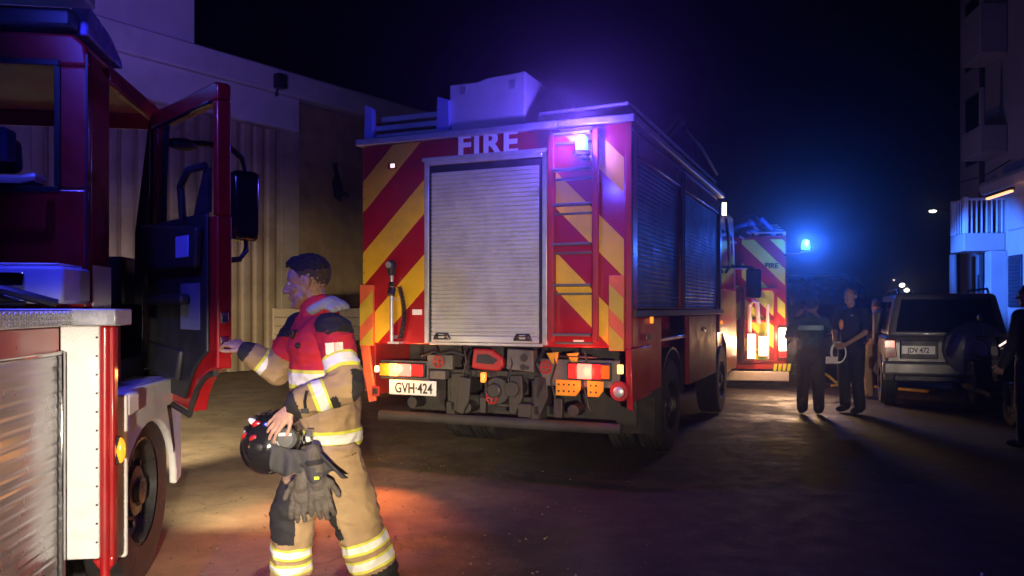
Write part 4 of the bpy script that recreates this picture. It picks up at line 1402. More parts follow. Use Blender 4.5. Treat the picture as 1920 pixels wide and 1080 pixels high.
text('JDV 472', 0.105, 'plate_lettering', 'ink', pp_, (-0.38, -0.0535, 0.832), bold=0.002, depth=0.001, sx=0.8)
sp_ = G().lathe([(0.02, -0.225), (0.22, -0.22), (0.34, -0.19), (0.39, -0.14), (0.40, -0.04), (0.38, -0.01), (0.1, 0.0)], (0.33, -0.03, 0.90), 'y', 32)
sw_ = sp_.obj('spare_wheel', mat('grey_wheel_cover', (0.20, 0.20, 0.21), 0.35, coat=0.3), SV)
G().lathe([(0.11, -0.222), (0.12, -0.226), (0.13, -0.222)], (0.33, -0.04, 0.90), 'y', 24).obj('cover_ring', 'alu', sw_)

# ------------------------------------------------------------------ scooter with its headlamp on at the right edge
SC = thing('motor_scooter', 'dark motor scooter with a lit white headlamp at the right edge beside the silhouetted person', 'scooter', (6.36, 10.2, 0), 12)
g = G()
g.prism([(-0.05, 0.55), (-0.10, 0.95), (0.05, 1.12), (0.22, 1.0), (0.15, 0.5)], -0.17, 0.17, 'yz')
g.prism([(0.15, 0.28), (0.15, 0.38), (0.7, 0.40), (0.75, 0.75), (1.5, 0.80), (1.6, 0.6), (1.2, 0.32)], -0.19, 0.19, 'yz')
g.prism([(0.7, 0.76), (0.75, 0.84), (1.45, 0.88), (1.5, 0.81)], -0.15, 0.15, 'yz')
sc_b = g.obj('body', 'black_g', SC, 0.05, seg=3)
g = G()
g.tube([(-0.34, 0.2, 1.10), (-0.12, 0.1, 1.12), (0.12, 0.1, 1.12), (0.34, 0.2, 1.10)], 0.018, 8)
g.tube([(-0.25, 0.16, 1.12), (-0.30, 0.15, 1.32)], 0.008, 6)
g.tube([(0.25, 0.16, 1.12), (0.30, 0.15, 1.32)], 0.008, 6)
g.cyl((-0.08, 0.0, 0.6), (-0.08, -0.12, 0.26), 0.025)
g.cyl((0.08, 0.0, 0.6), (0.08, -0.12, 0.26), 0.025)
g.obj('handlebar', 'black', SC)
for s in (-1, 1):
    G().ell((s * 0.31, 0.15, 1.36), (0.03, 0.07, 0.045)).obj('mirror', 'black', SC)
    wheel(SC, 0, -0.13 if s == -1 else 1.25, 0.25, 0.12, 1, nuts=5)
G().ell((-0.02, -0.115, 1.0), (0.045, 0.03, 0.04), (1, 0, 0)).obj('headlamp', 'white_on', SC)
G().tube([(-0.17, -0.1, 1.0), (-0.10, -0.13, 1.06), (-0.06, -0.14, 1.10)], 0.012, 6).obj('side_light', 'marker_on', SC)

# ------------------------------------------------------------------ house on the right with balconies
HB = thing('town_house', 'tall pale town house at the right edge with stacked balconies lit blue', 'building', (9.75, 15.8, 0), 10)
hp = mat('house_plaster', (0.40, 0.355, 0.31), 0.85, var=0.1, scale=1.2, bump=0.2, bscale=10, dirt=(0.28, 0.22, 0.17, 0.5), dscale=0.6)
g = G()
g.bx(0.0, 6.0, -9.0, -0.1, 3.0, 11.0)
g.bx(0.0, 6.0, -0.1, 2.4, -0.1, 11.0)
g.bx(0.0, 6.0, -9.0, -0.1, -0.1, 2.999)
g.obj('wall', hp, HB, 0.02)
for k, (z0, z1, y0, y1) in enumerate(((2.62, 2.98, 0.0, 0.75), (4.55, 5.1, -0.1, 0.9), (6.5, 7.5, -0.1, 0.9), (8.6, 9.6, -0.1, 0.9))):
    bx_ = -0.76 if k == 0 else -0.50
    bs = G().bx(bx_, -0.002, y0, y1, z0, z1).obj('balcony', hp, HB, 0.02)
    if k == 0:
        pr = G()
        pr.bx(-0.76, -0.68, y0, y0 + 0.09, z1, z1 + 0.72)
        pr.bx(-0.76, -0.69, y1 - 0.08, y1, z1, z1 + 0.72)
        pr.bx(-0.68, -0.003, y0 + 0.02, y0 + 0.07, z1 + 0.65, z1 + 0.70)
        pr.bx(-0.74, -0.70, y0 + 0.09, y1 - 0.08, z1 + 0.65, z1 + 0.70)
        pr.obj('rail', 'white', bs, 0.004)
        for i in range(7):
            x = -0.615 + i * 0.092
            G().bx(x, x + 0.022, y0 + 0.034, y0 + 0.056, z1, z1 + 0.65).obj('baluster', 'white', bs)
        for i in range(4):
            y = y0 + 0.17 + i * 0.125
            G().bx(-0.73, -0.71, y, y + 0.022, z1, z1 + 0.65).obj('baluster', 'white', bs)
    else:
        G().bx(-0.50, -0.42, y0, y0 + 0.08, z1, z1 + 0.75).obj('pillar', hp, bs, 0.01)
cn = G().prism([(-0.55, 3.86), (-0.5, 3.70), (-0.003, 3.66), (-0.003, 3.95), (-0.5, 3.95)], -4.0, -0.12, 'xz').obj('canopy', hp, HB, 0.02)
a = G().bx(-0.56, -0.50, -1.65, -0.5, 3.60, 3.655).obj('strip_lamp', 'black', HB, 0.006)
G().bx(-0.572, -0.505, -1.6, -0.55, 3.56, 3.599).obj('lamp_tube', mat('lit_strip', (1, 0.8, 0.6), 0.3, emit=(1.0, 0.40, 0.15), estr=2.2), a, 0.008)
o = lamp('strip_lamp_light', 'POINT', (-0.50, -1.8, 3.48), 1.2, (1, 0.5, 0.22), rad=0.2)
o.parent = HB
for z in (4.6, 6.7, 8.8):
    w_ = G().bx(-0.03, -0.003, 1.1, 2.0, z, z + 1.5).obj('window', 'black', HB, 0.01)
    G().bx(-0.04, -0.031, 1.16, 1.94, z + 0.06, z + 1.44).obj('pane', 'glass', w_)
G().tube([(-0.06, 1.02, 0.0), (-0.06, 1.02, 3.0), (-0.06, 1.0, 10.8)], 0.045, 8).obj('drainpipe', 'steel', HB)
G().tube([(-0.03, -0.3, 4.35), (-0.04, 0.9, 4.25), (-0.03, 2.3, 4.32)], 0.012, 6).obj('cable', 'black', HB)
# ground floor: pillar, door, window with louvres
g = G()
g.bx(-0.30, -0.002, -0.08, 0.22, -0.1, 2.615)
g.obj('pilaster', hp, HB, 0.01)
dd = G().bx(-0.02, -0.002, 0.5, 1.35, 0.0, 2.2).obj('front_door', 'slat_dark', HB, 0.008)
G().bx(-0.028, -0.021, 0.62, 0.95, 0.9, 2.0).obj('door_glass', 'letter', dd, 0.004)
wf = G().bx(-0.04, -0.002, -0.75, -0.2, 1.5, 2.5).obj('window', 'black', HB, 0.006)
for i in range(14):
    G().box((-0.05, -0.475, 1.55 + i * 0.068), (0.03, 0.48, 0.012), (0, R(35), 0)).obj('louvre', 'slat_dark', wf)
g = G().cyl((-0.62, 1.0, 0.0), (-0.62, 1.0, 2.61), 0.07, n=14)
g.obj('porch_column', hp, HB)

# ------------------------------------------------------------------ far street: lamps and dark houses
g = G()
g.cyl((0, 0, 0), (0, 0, 6.9), 0.09, 0.05, 10)
g.tube([(0, 0, 6.85), (-0.4, 0, 7.05), (-1.0, 0, 7.05)], 0.04, 8)
SL = tag(g.obj('street_lamp', 'steel'), 'lit street lamp standing farthest up in the black sky above the parked car', 'street lamp')
SL.location = (24.75, 45, 0)
h_ = G().box((-1.1, 0, 7.03), (0.5, 0.22, 0.1)).obj('lamp_head', 'black', SL, 0.03)
G().ell((-1.1, -0.02, 6.95), (0.20, 0.1, 0.09)).obj('lamp_glass', 'white_on', h_)
for i, (x, y, z, lb_) in enumerate(((43.0, 88, 4.0, 'left of two small distant street lamps over the car roof'), (44.5, 90, 3.5, 'right of two small distant street lamps over the car roof'), (44.0, 92, 4.7, 'faint third street lamp, topmost of the distant cluster'))):
    g = G().cyl((0, 0, 0), (0, 0, z), 0.08, 0.05, 8)
    g.tube([(0, 0, z), (-0.3, 0, z + 0.15), (-0.6, 0, z + 0.15)], 0.04, 6)
    q = tag(g.obj('street_lamp', 'steel'), lb_, 'street lamp', 'distant street lamps')
    q.location = (x + 0.6, y, 0)
    h2 = G().box((-0.7, 0, z + 0.15), (0.5, 0.25, 0.1)).obj('lamp_head', 'black', q)
    G().ell((-0.7, -0.02, z + 0.02), (0.3, 0.2, 0.22) if i < 2 else (0.12, 0.1, 0.1)).obj('lamp_glass', 'white_on' if i < 2 else 'marker_on', h2)
for (x, y, w_, d_, h, lb_) in ((33, 52, 13, 10, 2.1, 'long low dark house far down the street beyond the parked car'),):
    H_ = thing('house', lb_, 'house', (x, y, 0), 0)
    g = G()
    g.bx(-w_ / 2, w_ / 2, 0, d_, 0, h)
    g.bx(-w_ / 2 - 0.1, w_ / 2 + 0.1, -0.1, d_ + 0.1, h, h + 0.25)
    g.obj('wall', mat('dark_stone_house', (0.10, 0.09, 0.08), 0.9), H_, 0.02)
    for i in range(3):
        wx = -w_ / 2 + 1 + i * (w_ - 2) / 2.4
        f = G().bx(wx, wx + 1, -0.06, -0.002, 0.7, 1.6).obj('window', 'black', H_, 0.01)
        G().bx(wx + 0.08, wx + 0.92, -0.07, -0.061, 0.78, 1.52).obj('pane', 'glass', f)

# hose on the road and a pale marker peg near the camera
g = G()
hp_ = []
for i in range(60):
    t = i / 59
    hp_.append((5.9 + 1.35 * t + 0.25 * math.sin(t * 9) * (1 - t), 15.6 - 1.3 * t + 0.4 * math.sin(t * 5), 0.03 + 0.28 * max(0, 1 - t * 6)))
g.tube(hp_, 0.028, 8)
hs = mat('yellow_hose_fabric', (0.62, 0.40, 0.03), 0.6, var=0.2)
tag(g.obj('fire_hose', hs), 'yellow fire hose lying on the road between the officers and the car', 'hose')
g = G()
hp_ = []
for i in range(50):
    t = i / 49
    hp_.append((6.0 + 1.5 * t, 14.6 + 0.5 * math.sin(t * 4 + 1), 0.03))
g.tube(hp_, 0.024, 8)
tag(g.obj('fire_hose', hs), 'second yellow hose lying nearly straight on the road behind the officer holding a cable hoop', 'hose')


# ================================================================== people
def head(g, c, fw, up=(0, 0, 1), k=1.0):
    c, fw, up = V(c), V(fw).normalized(), V(up).normalized()
    sd = up.cross(fw).normalized()

    def P(a, b, d):
        return c + (fw * a + sd * b + up * d) * k
    g.ell(P(-0.012, 0, 0.030), (0.098 * k, 0.077 * k, 0.095 * k), fw, up, 24)
    g.ell(P(0.028, 0, -0.045), (0.064 * k, 0.060 * k, 0.078 * k), fw, up, 20)
    g.ell(P(0.045, 0, 0.020), (0.05 * k, 0.062 * k, 0.06 * k), fw, up, 16)
    g.cap(P(0.03, 0.045, -0.075), P(0.062, 0.012, -0.108), 0.026 * k, 0.022 * k)
    g.cap(P(0.03, -0.045, -0.075), P(0.062, -0.012, -0.108), 0.026 * k, 0.022 * k)
    g.ell(P(0.072, 0, -0.108), (0.022 * k, 0.024 * k, 0.018 * k), fw, up)
    g.cap(P(0.088, 0, 0.005), P(0.112, 0, -0.034), 0.009 * k, 0.0135 * k)
    g.ell(P(0.095, 0.012, -0.040), (0.012 * k, 0.010 * k, 0.009 * k), fw, up, 8)
    g.ell(P(0.095, -0.012, -0.040), (0.012 * k, 0.010 * k, 0.009 * k), fw, up, 8)
    for s in (-1, 1):
        g.cap(P(0.086, 0.008 * s, 0.022), P(0.070, 0.048 * s, 0.022), 0.011 * k, 0.011 * k)
        g.ell(P(0.062, 0.042 * s, -0.030), (0.022 * k, 0.020 * k, 0.020 * k), fw, up)
        q = (fw * -0.35 + sd * s).normalized()
        g.ell(P(-0.006, 0.078 * s, -0.012), (0.019 * k, 0.008 * k, 0.032 * k), fw, up, 10)
        g.ell(P(-0.012, 0.084 * s, -0.004), (0.014 * k, 0.007 * k, 0.024 * k), fw, up, 10)
    g.ell(P(0.088, 0, -0.066), (0.012 * k, 0.026 * k, 0.006 * k), fw, up, 10)
    g.ell(P(0.085, 0, -0.078), (0.012 * k, 0.022 * k, 0.007 * k), fw, up, 10)
    return P


def eyes(c, fw, parent, k=1.0):
    c, fw, up = V(c), V(fw).normalized(), V((0, 0, 1))
    sd = up.cross(fw).normalized()
    for s in (-1, 1):
        p = c + (fw * 0.081 + sd * 0.031 * s + up * -0.002) * k
        e = G().ell(p, (0.0115 * k, 0.0125 * k, 0.009 * k), fw).obj('eye', M['eye'], parent)
        G().ell(p + fw * 0.0095 * k, (0.0035 * k, 0.0055 * k, 0.0055 * k), fw, n=8).obj('iris', M['ink'], e)
        G().cap(c + (fw * 0.093 + sd * 0.012 * s + up * 0.024) * k, c + (fw * 0.079 + sd * 0.05 * s + up * 0.026) * k, 0.0055 * k, 0.004 * k, 8).obj('eyebrow', M['hair'], parent)


def hand(g, w, d, nrm, curl=(0.35, 0.5, 0.4), thumb=1, k=1.0, spread=0.08, tcurl=0.3, fat=1.0):
    """w wrist, d direction to the fingers, nrm back-of-hand normal; fingers curl away from nrm"""
    w, d, nrm = V(w), V(d).normalized(), V(nrm)
    nrm = (nrm - d * nrm.dot(d)).normalized()
    s = d.cross(nrm).normalized() * thumb
    g.ell(w + d * 0.05 * k, (0.055 * k, 0.040 * k, 0.016 * k), d, nrm, 14)
    for i, (ln, r) in enumerate(((0.92, 0.0092), (1.0, 0.0095), (0.95, 0.009), (0.76, 0.008))):
        off = (1.5 - i) * 0.0215 * k
        base = w + d * (0.092 - 0.004 * abs(i - 1.2)) * k + s * off
        g.cap(w + s * off * 0.6 + d * 0.01 * k, base, 0.014 * k, 0.0115 * k, 8)
        dd = (d + s * (1.5 - i) * spread).normalized()
        ax = s
        p = base
        for q, (L_, c_) in enumerate(zip((0.046, 0.029, 0.022), curl)):
            # rotate towards the palm
            pal = -nrm
            dd = (dd * math.cos(c_) + (pal - dd * pal.dot(dd)).normalized() * math.sin(c_)).normalized()
            p2 = p + dd * L_ * ln * k
            g.cap(p, p2, fat * r * k * (1.06 - 0.08 * q), fat * r * k * (0.98 - 0.08 * q), 8)
            p = p2
    tb = w + d * 0.025 * k + s * 0.026 * k
    td = (d * 0.75 + s * 0.75 - nrm * 0.25).normalized()
    g.cap(w + d * 0.015 * k, tb + td * 0.03 * k, 0.017 * k, 0.013 * k, 8)
    p = tb + td * 0.025 * k
    for L_ in (0.034, 0.027):
        td = (td * math.cos(tcurl) + d * math.sin(tcurl)).normalized()
        p2 = p + td * L_ * k
        g.cap(p, p2, 0.0115 * k, 0.0095 * k, 8)
        p = p2


def wrinkle(me, amp, sc, seed=0.0, amp2=0.0, sc2=30):
    nn = [v.normal.copy() for v in me.vertices]
    for v, n_ in zip(me.vertices, nn):
        p = v.co
        q = V((p.x * sc + seed, p.y * sc, p.z * sc * 1.6))
        a = noise.noise(q)
        b = 1 - abs(noise.noise(q * 1.7 + V((5, 3, 1)))) * 2.2
        h = amp * (0.6 * a + 0.7 * b)
        if amp2:
            h += amp2 * noise.noise(p * sc2)
        v.co = p + n_ * h
    me.update()


def segdist(p, a, b):
    ab = b - a
    t = max(0.0, min(1.0, (p - a).dot(ab) / ab.length_squared))
    return (p - a - ab * t).length, t


def split_regions(me, fn, spec, parent, cuts=()):
    """cut one cloth surface into the named pieces; spec key -> (name, material, parent key or None, offset)"""
    bm = bmesh.new()
    bm.from_mesh(me)
    for co, no, sel in cuts:
        fs = [f for f in bm.faces if sel(f.calc_center_median())]
        ge = list({v for f in fs for v in f.verts}) + list({e for f in fs for e in f.edges}) + fs
        bmesh.ops.bisect_plane(bm, geom=ge, plane_co=V(co), plane_no=V(no), dist=1e-5)
    bm.normal_update()
    groups = {}
    for f in bm.faces:
        groups.setdefault(fn(f.calc_center_median(), f.normal), []).append(f)
    made = {}
    for key, fs in groups.items():
        if key not in spec:
            continue
        name, m, off = spec[key][:3]
        vm, vs, polys = {}, [], []
        for f in fs:
            ids = []
            for v in f.verts:
                if v.index not in vm or True:
                    k = v
                    if k not in vm:
                        vm[k] = len(vs)
                        vs.append(v.co + v.normal * off)
                ids.append(vm[k])
            polys.append(ids)
        nm = bpy.data.meshes.new(name)
        nm.from_pydata([tuple(v) for v in vs], [], polys)
        nm.update()
        made[key] = mesh_obj(name, nm, m, parent)
    bm.free()
    for key, o in made.items():
        if len(spec[key]) > 3 and spec[key][3] in made:
            o.parent = made[spec[key][3]]
    return made


M['skin'] = mat('skin', (0.50, 0.285, 0.20), 0.48, var=0.14, scale=38, bump=0.12, bscale=420, dirt=(0.34, 0.16, 0.11, 0.35), dscale=22)
M['skin_dark'] = mat('tanned_skin', (0.36, 0.20, 0.13), 0.5, var=0.08, scale=30)
M['hair'] = mat('dark_hair', (0.022, 0.016, 0.012), 0.6, var=0.4, scale=90, bump=0.5)
M['fade'] = mat('short_shaved_hair', (0.085, 0.056, 0.045), 0.7, var=0.5, scale=160, bump=0.4)
M['eye'] = mat('eye_white', (0.7, 0.68, 0.64), 0.2, var=0.02)
M['tan'] = mat('tan_turnout_cloth', (0.42, 0.285, 0.15), 0.85, var=0.12, scale=9, bump=0.25, bscale=260, dirt=(0.2, 0.13, 0.07, 0.35), dscale=5)
M['jred'] = mat('red_turnout_cloth', (0.60, 0.022, 0.045), 0.8, var=0.12, scale=9, bump=0.25, bscale=260)
M['patch'] = mat('black_reinforcement', (0.024, 0.022, 0.024), 0.8, var=0.25, bump=0.2, bscale=200)
M['band_l'] = mat('lime_band', (0.80, 0.80, 0.10), 0.5, var=0.06, scale=20)
M['band_s'] = mat('silver_band', (0.92, 0.91, 0.84), 0.4, var=0.05, scale=20)
M['hood'] = mat('grey_hood', (0.38, 0.38, 0.42), 0.9, var=0.12, bump=0.2)
M['glove'] = mat('glove_leather', (0.105, 0.088, 0.075), 0.75, var=0.25, scale=18, bump=0.4)
M['navy'] = mat('navy_uniform', (0.012, 0.013, 0.022), 0.85, var=0.2)
M['dark_cloth'] = mat('dark_trousers', (0.030, 0.028, 0.030), 0.85, var=0.2)


def wp(px, py, d):      # a point of the place, from where the photograph shows it and how far off it is
    return V(((px - 960) / 1500 * d, d, 1.48 - (py - 578) / 1500 * d))


def firefighter():
    T = thing('person', 'walking firefighter in tan and red gear with bright bands, holding a black helmet', 'person', (-0.92, 4.0, 0), 0)
    inv = T.matrix_world.inverted() if False else Matrix.Translation((0.92, -4.0, 0))

    def local(o):
        o.data.transform(inv)
        return o
    hc = wp(577, 527, 3.98)
    fw = V((-1, -0.10, -0.16)).normalized()
    nsh, fsh = wp(626, 622, 3.80), wp(563, 618, 4.17)
    nel, nwr = wp(651, 722, 3.68), wp(553, 760, 3.62)
    fel, fwr = wp(520, 694, 4.22), wp(462, 656, 4.17)
    neck = wp(592, 588, 3.98)
    hipn, hipf = wp(630, 850, 3.90), wp(602, 850, 4.07)
    knn, ann = wp(663, 955, 3.86), wp(706, 1080, 3.88)
    knf, anf = wp(548, 962, 4.06), wp(546, 1085, 4.10)
    # --- body: one continuous figure
    g = G()
    head(g, hc, fw, (-0.12, 0, 1), 1.03)
    g.cap(hc + V((0.03, 0, -0.06)), neck + V((0.015, 0, -0.03)), 0.056, 0.062)
    g.cap(nsh, fsh, 0.07)
    g.ell(wp(608, 660, 3.98), (0.13, 0.18, 0.2))
    g.ell(wp(618, 790, 3.98), (0.12, 0.17, 0.2))
    g.cap(wp(610, 680, 3.98), wp(620, 820, 3.98), 0.13, 0.13)
    for a, b, c in ((nsh, nel, nwr), (fsh, fel, fwr)):
        g.cap(a, b, 0.055, 0.043)
        g.cap(b, c, 0.042, 0.029)
    for a, b, c in ((hipn, knn, ann), (hipf, knf, anf)):
        g.cap(a, b, 0.085, 0.055)
        g.cap(b, c, 0.053, 0.038)
        g.cap(c + V((0, 0, -0.05)), c + V((-0.17, -0.02, -0.075)), 0.038, 0.03)
    # near hand lies over the helmet, far hand reaches to the door
    hand(g, nwr + V((-0.012, -0.006, -0.012)), V((-0.62, -0.02, -0.62)), V((-0.35, -0.85, 0.36)), (0.12, 0.30, 0.25), -1, 1.0, 0.10)
    hand(g, fwr, V((-0.75, 0.30, 0.34)), V((0.25, -0.55, 0.85)), (0.40, 0.55, 0.4), -1, 1.0)
    me = g.remesh(0.0046, 3)
    body = local(mesh_obj('body', me, 'skin', T))
    eyes(hc + V((0, 0, 0)), fw, T, 1.03)
    for o in list(T.children):
        if o.name.startswith('eye'):
            local(o)
            for c in o.children:
                local(c)
    # --- hair: short crop with a longer top
    g = G()
    up = V((-0.12, 0, 1)).normalized()
    sd = up.cross(fw)
    g.ell(hc + fw * -0.016 + up * 0.035, (0.1065, 0.0835, 0.1015), fw, up, 40)
    g.ell(hc + fw * 0.035 + up * 0.085, (0.062, 0.062, 0.045), fw, up, 24)
    me = g.remesh(0.0036, 2)
    bm = bmesh.new()
    bm.from_mesh(me)
    dele = []
    for v in bm.verts:
        q = v.co - hc
        a, b, z = q.dot(fw), q.dot(sd), q.dot(up)
        jag = 0.004 * noise.noise(v.co * 45) + 0.003 * noise.noise(v.co * 140)
        a += jag
        z += jag
        line = ((-0.2, -0.062), (-0.05, -0.055), (-0.03, -0.03), (0.0, -0.022), (0.026, -0.008), (0.034, 0.03), (0.052, 0.056), (0.075, 0.078), (0.2, 0.078))
        f_ = 0.0
        for (a0, z0), (a1, z1) in zip(line, line[1:]):
            if a0 <= a <= a1:
                f_ = z0 + (z1 - z0) * (a - a0) / (a1 - a0)
        keep = z > f_
        if not keep:
            dele.append(v)
        else:
            v.co -= v.normal * max(0.0, min(0.004, (0.05 - z) * 0.15))
            v.co += v.normal * (0.002 * noise.noise(v.co * 220) + 0.003 * noise.noise(v.co * 90) + (0.006 * noise.noise(V((v.co.x * 40, v.co.y * 160, v.co.z * 40))) if z > 0.07 else 0))
    bmesh.ops.delete(bm, geom=dele, context='VERTS')
    bm.to_mesh(me)
    bm.free()
    ho_ = mesh_obj('hair', me, 'hair', T)
    me.materials.append(M['fade'])
    for f in me.polygons:
        q = f.center - hc
        if q.dot(up) < 0.048 + 0.012 * noise.noise(f.center * 80) and q.dot(fw) < 0.06:
            f.material_index = 1
    local(ho_)
    # --- jacket
    g = G()
    g.ell(wp(603, 652, 3.98), (0.158, 0.205, 0.185))
    g.ell(wp(608, 700, 3.98), (0.168, 0.20, 0.22))
    g.ell(wp(618, 770, 3.98), (0.152, 0.195, 0.22))
    g.cap(wp(607, 640, 3.98), wp(618, 828, 3.98), 0.152, 0.156, 24)
    g.cap(nsh, fsh, 0.082, 0.08, 16)
    g.cap(neck + V((0.02, 0, -0.09)), neck + V((0.012, 0, 0.012)), 0.11, 0.088, 20)
    g.cap(nsh, nel, 0.084, 0.074, 18)
    g.cap(nel, nwr + (nel - nwr).normalized() * 0.02, 0.080, 0.064, 18)
    g.cap(fsh, fel, 0.085, 0.075, 18)
    g.cap(fel, fwr + (fel - fwr).normalized() * 0.02, 0.073, 0.056, 18)
    me = g.remesh(0.0065, 9)
    bm = bmesh.new()
    bm.from_mesh(me)
    # flat hem
    z_hem = wp(0, 836, 3.98).z
    bmesh.ops.bisect_plane(bm, geom=bm.verts[:] + bm.edges[:] + bm.faces[:], plane_co=(0, 0, z_hem), plane_no=(0, 0, -1), clear_outer=True)
    bm.to_mesh(me)
    bm.free()
    wrinkle(me, 0.0105, 7.5, 2.0, 0.0015, 40)
    SP = {'na1': (nsh, nel, 0.09), 'na2': (nel, nwr, 0.072), 'fa1': (fsh, fel, 0.085), 'fa2': (fel, fwr, 0.066)}

    def limb(p):
        best, k, t_ = 9, None, 0
        for q, (a, b, r) in SP.items():
            d_, t = segdist(p, a, b)
            if d_ / r < best:
                best, k, t_ = d_ / r, q, t
        inside = best < 1.22 and not (k in ('na1', 'fa1') and t_ < 0.12)
        if inside and k in ('na1',) and p.y > 3.9:
            inside = False
        return (k, t_) if inside else (None, 0)
    BZ = {'chest': [wp(0, y, 3.98).z for y in (689, 695, 716, 724)], 'hem': [wp(0, y, 3.98).z for y in (800, 806, 824, 831)]}
    bands = {'na1': (0.50, 0.545, 0.72, 0.78), 'na2': (0.38, 0.43, 0.60, 0.66), 'fa2': (0.12, 0.19, 0.46, 0.54)}
    cuts = []
    for zz in BZ['chest'] + BZ['hem']:
        cuts.append(((0, 0, zz), (0, 0, 1), lambda p: limb(p)[0] is None))
    for k, ts in bands.items():
        a, b, r = SP[k]
        for t in ts:
            cuts.append((a + (b - a) * t, (b - a).normalized(), lambda p, k=k: limb(p)[0] == k))

    padc_n, padc_f = wp(630, 606, 3.80), wp(545, 615, 4.12)

    def reg(p, n_):
        if (p - padc_n).length < 0.098 and p.z > nsh.z - 0.005:
            return 'pad_n'
        if (p - padc_f).length < 0.095 and p.z > fsh.z - 0.035:
            return 'pad_f'
        k, t = limb(p)
        if k is None:
            for q in ('chest', 'hem'):
                z0, z1, z2, z3 = BZ[q]
                if z0 >= p.z > z1 or z2 >= p.z > z3:
                    return 'lime_' + q
                if z1 >= p.z > z2:
                    return 'silver_' + q
            return 'yoke' if p.z > BZ['chest'][0] else 'tan'
        if k in bands:
            t0, t1, t2, t3 = bands[k]
            if t0 <= t < t1 or t2 <= t < t3:
                return 'lime_' + k
            if t1 <= t < t2:
                return 'silver_' + k
        if k == 'na1':
            q = p - (nsh + (nel - nsh) * t)
            if t < 0.17:
                return 'pad_n' if p.z > nsh.z - 0.01 else 'yoke'
            if t > 0.86 and q.x > 0.035:
                return 'elbow'
            return 'yoke' if t < 0.5 else 'tan_n'
        if k == 'na2':
            q = p - (nel + (nwr - nel) * t)
            if t < 0.42 and (q.z < -0.018 or (t < 0.12 and q.x > 0.02)) and q.y < 0.045:
                return 'elbow'
            if t > 0.95:
                return 'cuff_n'
            return 'tan_n'
        if k == 'fa1':
            if t < 0.45 and p.z > fsh.z + 0.0:
                return 'pad_f'
            return 'yoke' if t < 0.6 else 'tan_f'
        if t > 0.90:
            return 'cuff_f'
        q = p - (fel + (fwr - fel) * t)
        if t < 0.3 and q.z < -0.03:
            return 'elbow_f'
        return 'tan_f'
    spec = {'yoke': ('jacket_yoke', 'jred', 0.0), 'tan': ('jacket', 'tan', 0.0), 'tan_n': ('sleeve', 'tan', 0.0), 'tan_f': ('sleeve', 'tan', 0.0),
            'elbow': ('elbow_patch', 'patch', 0.002, 'tan_n'), 'elbow_f': ('elbow_patch', 'patch', 0.002, 'tan_f'), 'cuff_n': ('cuff', 'patch', 0.0, 'tan_n'), 'cuff_f': ('cuff', 'patch', 0.0, 'tan_f'),
            'pad_n': ('shoulder_patch', 'patch', 0.003, 'yoke'), 'pad_f': ('shoulder_patch', 'patch', 0.003, 'yoke')}
    for q in ('chest', 'hem', 'na1', 'na2', 'fa2'):
        pk_ = {'chest': 'yoke', 'hem': 'tan', 'na1': 'tan_n', 'na2': 'tan_n', 'fa2': 'tan_f'}[q]
        spec['lime_' + q] = ('band_edge', 'band_l', 0.002, pk_)
        spec['silver_' + q] = ('reflective_band', 'band_s', 0.0025, pk_)
    made = split_regions(me, reg, spec, T, cuts)
    for o in made.values():
        local(o)
    # flag patch, strap, radio mic on the jacket
    yo = made['yoke']
    ax = (nel - nsh).normalized()
    pc = nsh + ax * 0.085 + V((0.005, -0.094, 0))
    fp = G().box((0, 0, 0), (0.084, 0.004, 0.06)).obj('flag_patch', M['jred'], yo, 0.001)
    mrot = Matrix.Translation(pc) @ Matrix.Rotation(R(-4), 4, 'Y') @ Matrix.Rotation(R(10), 4, 'Z')
    fp.data.transform(inv @ mrot)
    fq = G().box((-0.020, -0.003, 0), (0.038, 0.003, 0.054)).obj('flag_white_half', M['white'], yo)
    fq.data.transform(inv @ mrot)
    fq = G().box((0.020, -0.003, 0), (0.038, 0.003, 0.054)).obj('flag_red_half', M['red'], yo)
    fq.data.transform(inv @ mrot)
    g = G().cap(wp(559, 648, 3.80), wp(562, 645, 3.83), 0.016, 0.014)
    local(g.obj('mic_button', 'black', yo))
    g = G().cap(wp(550, 622, 3.83), wp(548, 632, 3.83), 0.012, 0.01)
    g.cap(wp(545, 625, 3.84), wp(556, 621, 3.84), 0.008)
    local(g.obj('clip', 'steel', yo))
    g = G()
    g.tube([nwr + (nel - nwr) * 0.30 + V((0, -0.066, 0.045)), nwr + (nel - nwr) * 0.28 + V((-0.004, -0.074, 0.0)), nwr + (nel - nwr) * 0.28 + V((-0.002, -0.062, -0.045))], 0.008, 6)
    g.box(nwr + (nel - nwr) * 0.30 + V((-0.01, -0.068, -0.045)), (0.035, 0.012, 0.022))
    local(g.obj('sleeve_strap', 'black', made['tan_n']))
    # collar flap and grey hood at the nape
    g = G()
    for k in range(14):
        a = R(-70 + k * 20)
        p = neck + V((0.085 * math.cos(a) + 0.012, 0.085 * math.sin(a), 0.0))
        g.cap(p + V((0, 0, -0.03)), p + V((0.012, 0, 0.030 + 0.012 * math.cos(a))), 0.016, 0.013, 8)
    me = g.remesh(0.007, 4)
    wrinkle(me, 0.004, 14)
    local(mesh_obj('collar', me, 'jred', T))
    g = G()
    rs_ = random.Random(4)
    for k in range(15):
        a = R(-105 + k * 14)
        p = neck + V((0.066 * math.cos(a) + 0.022, 0.075 * math.sin(a), 0.028 + 0.035 * math.cos(a)))
        g.ell(p, (0.034, 0.034, 0.024), (math.cos(a), math.sin(a), -0.3))
        if -60 < -105 + k * 14 < 62:
            g.ell(p + V((0.045 * math.cos(a), 0.02 * math.sin(a), -0.018)), (0.042, 0.030, 0.020), (math.cos(a), math.sin(a), -0.6))
    me = g.remesh(0.007, 4)
    wrinkle(me, 0.0028, 16, 3.0)
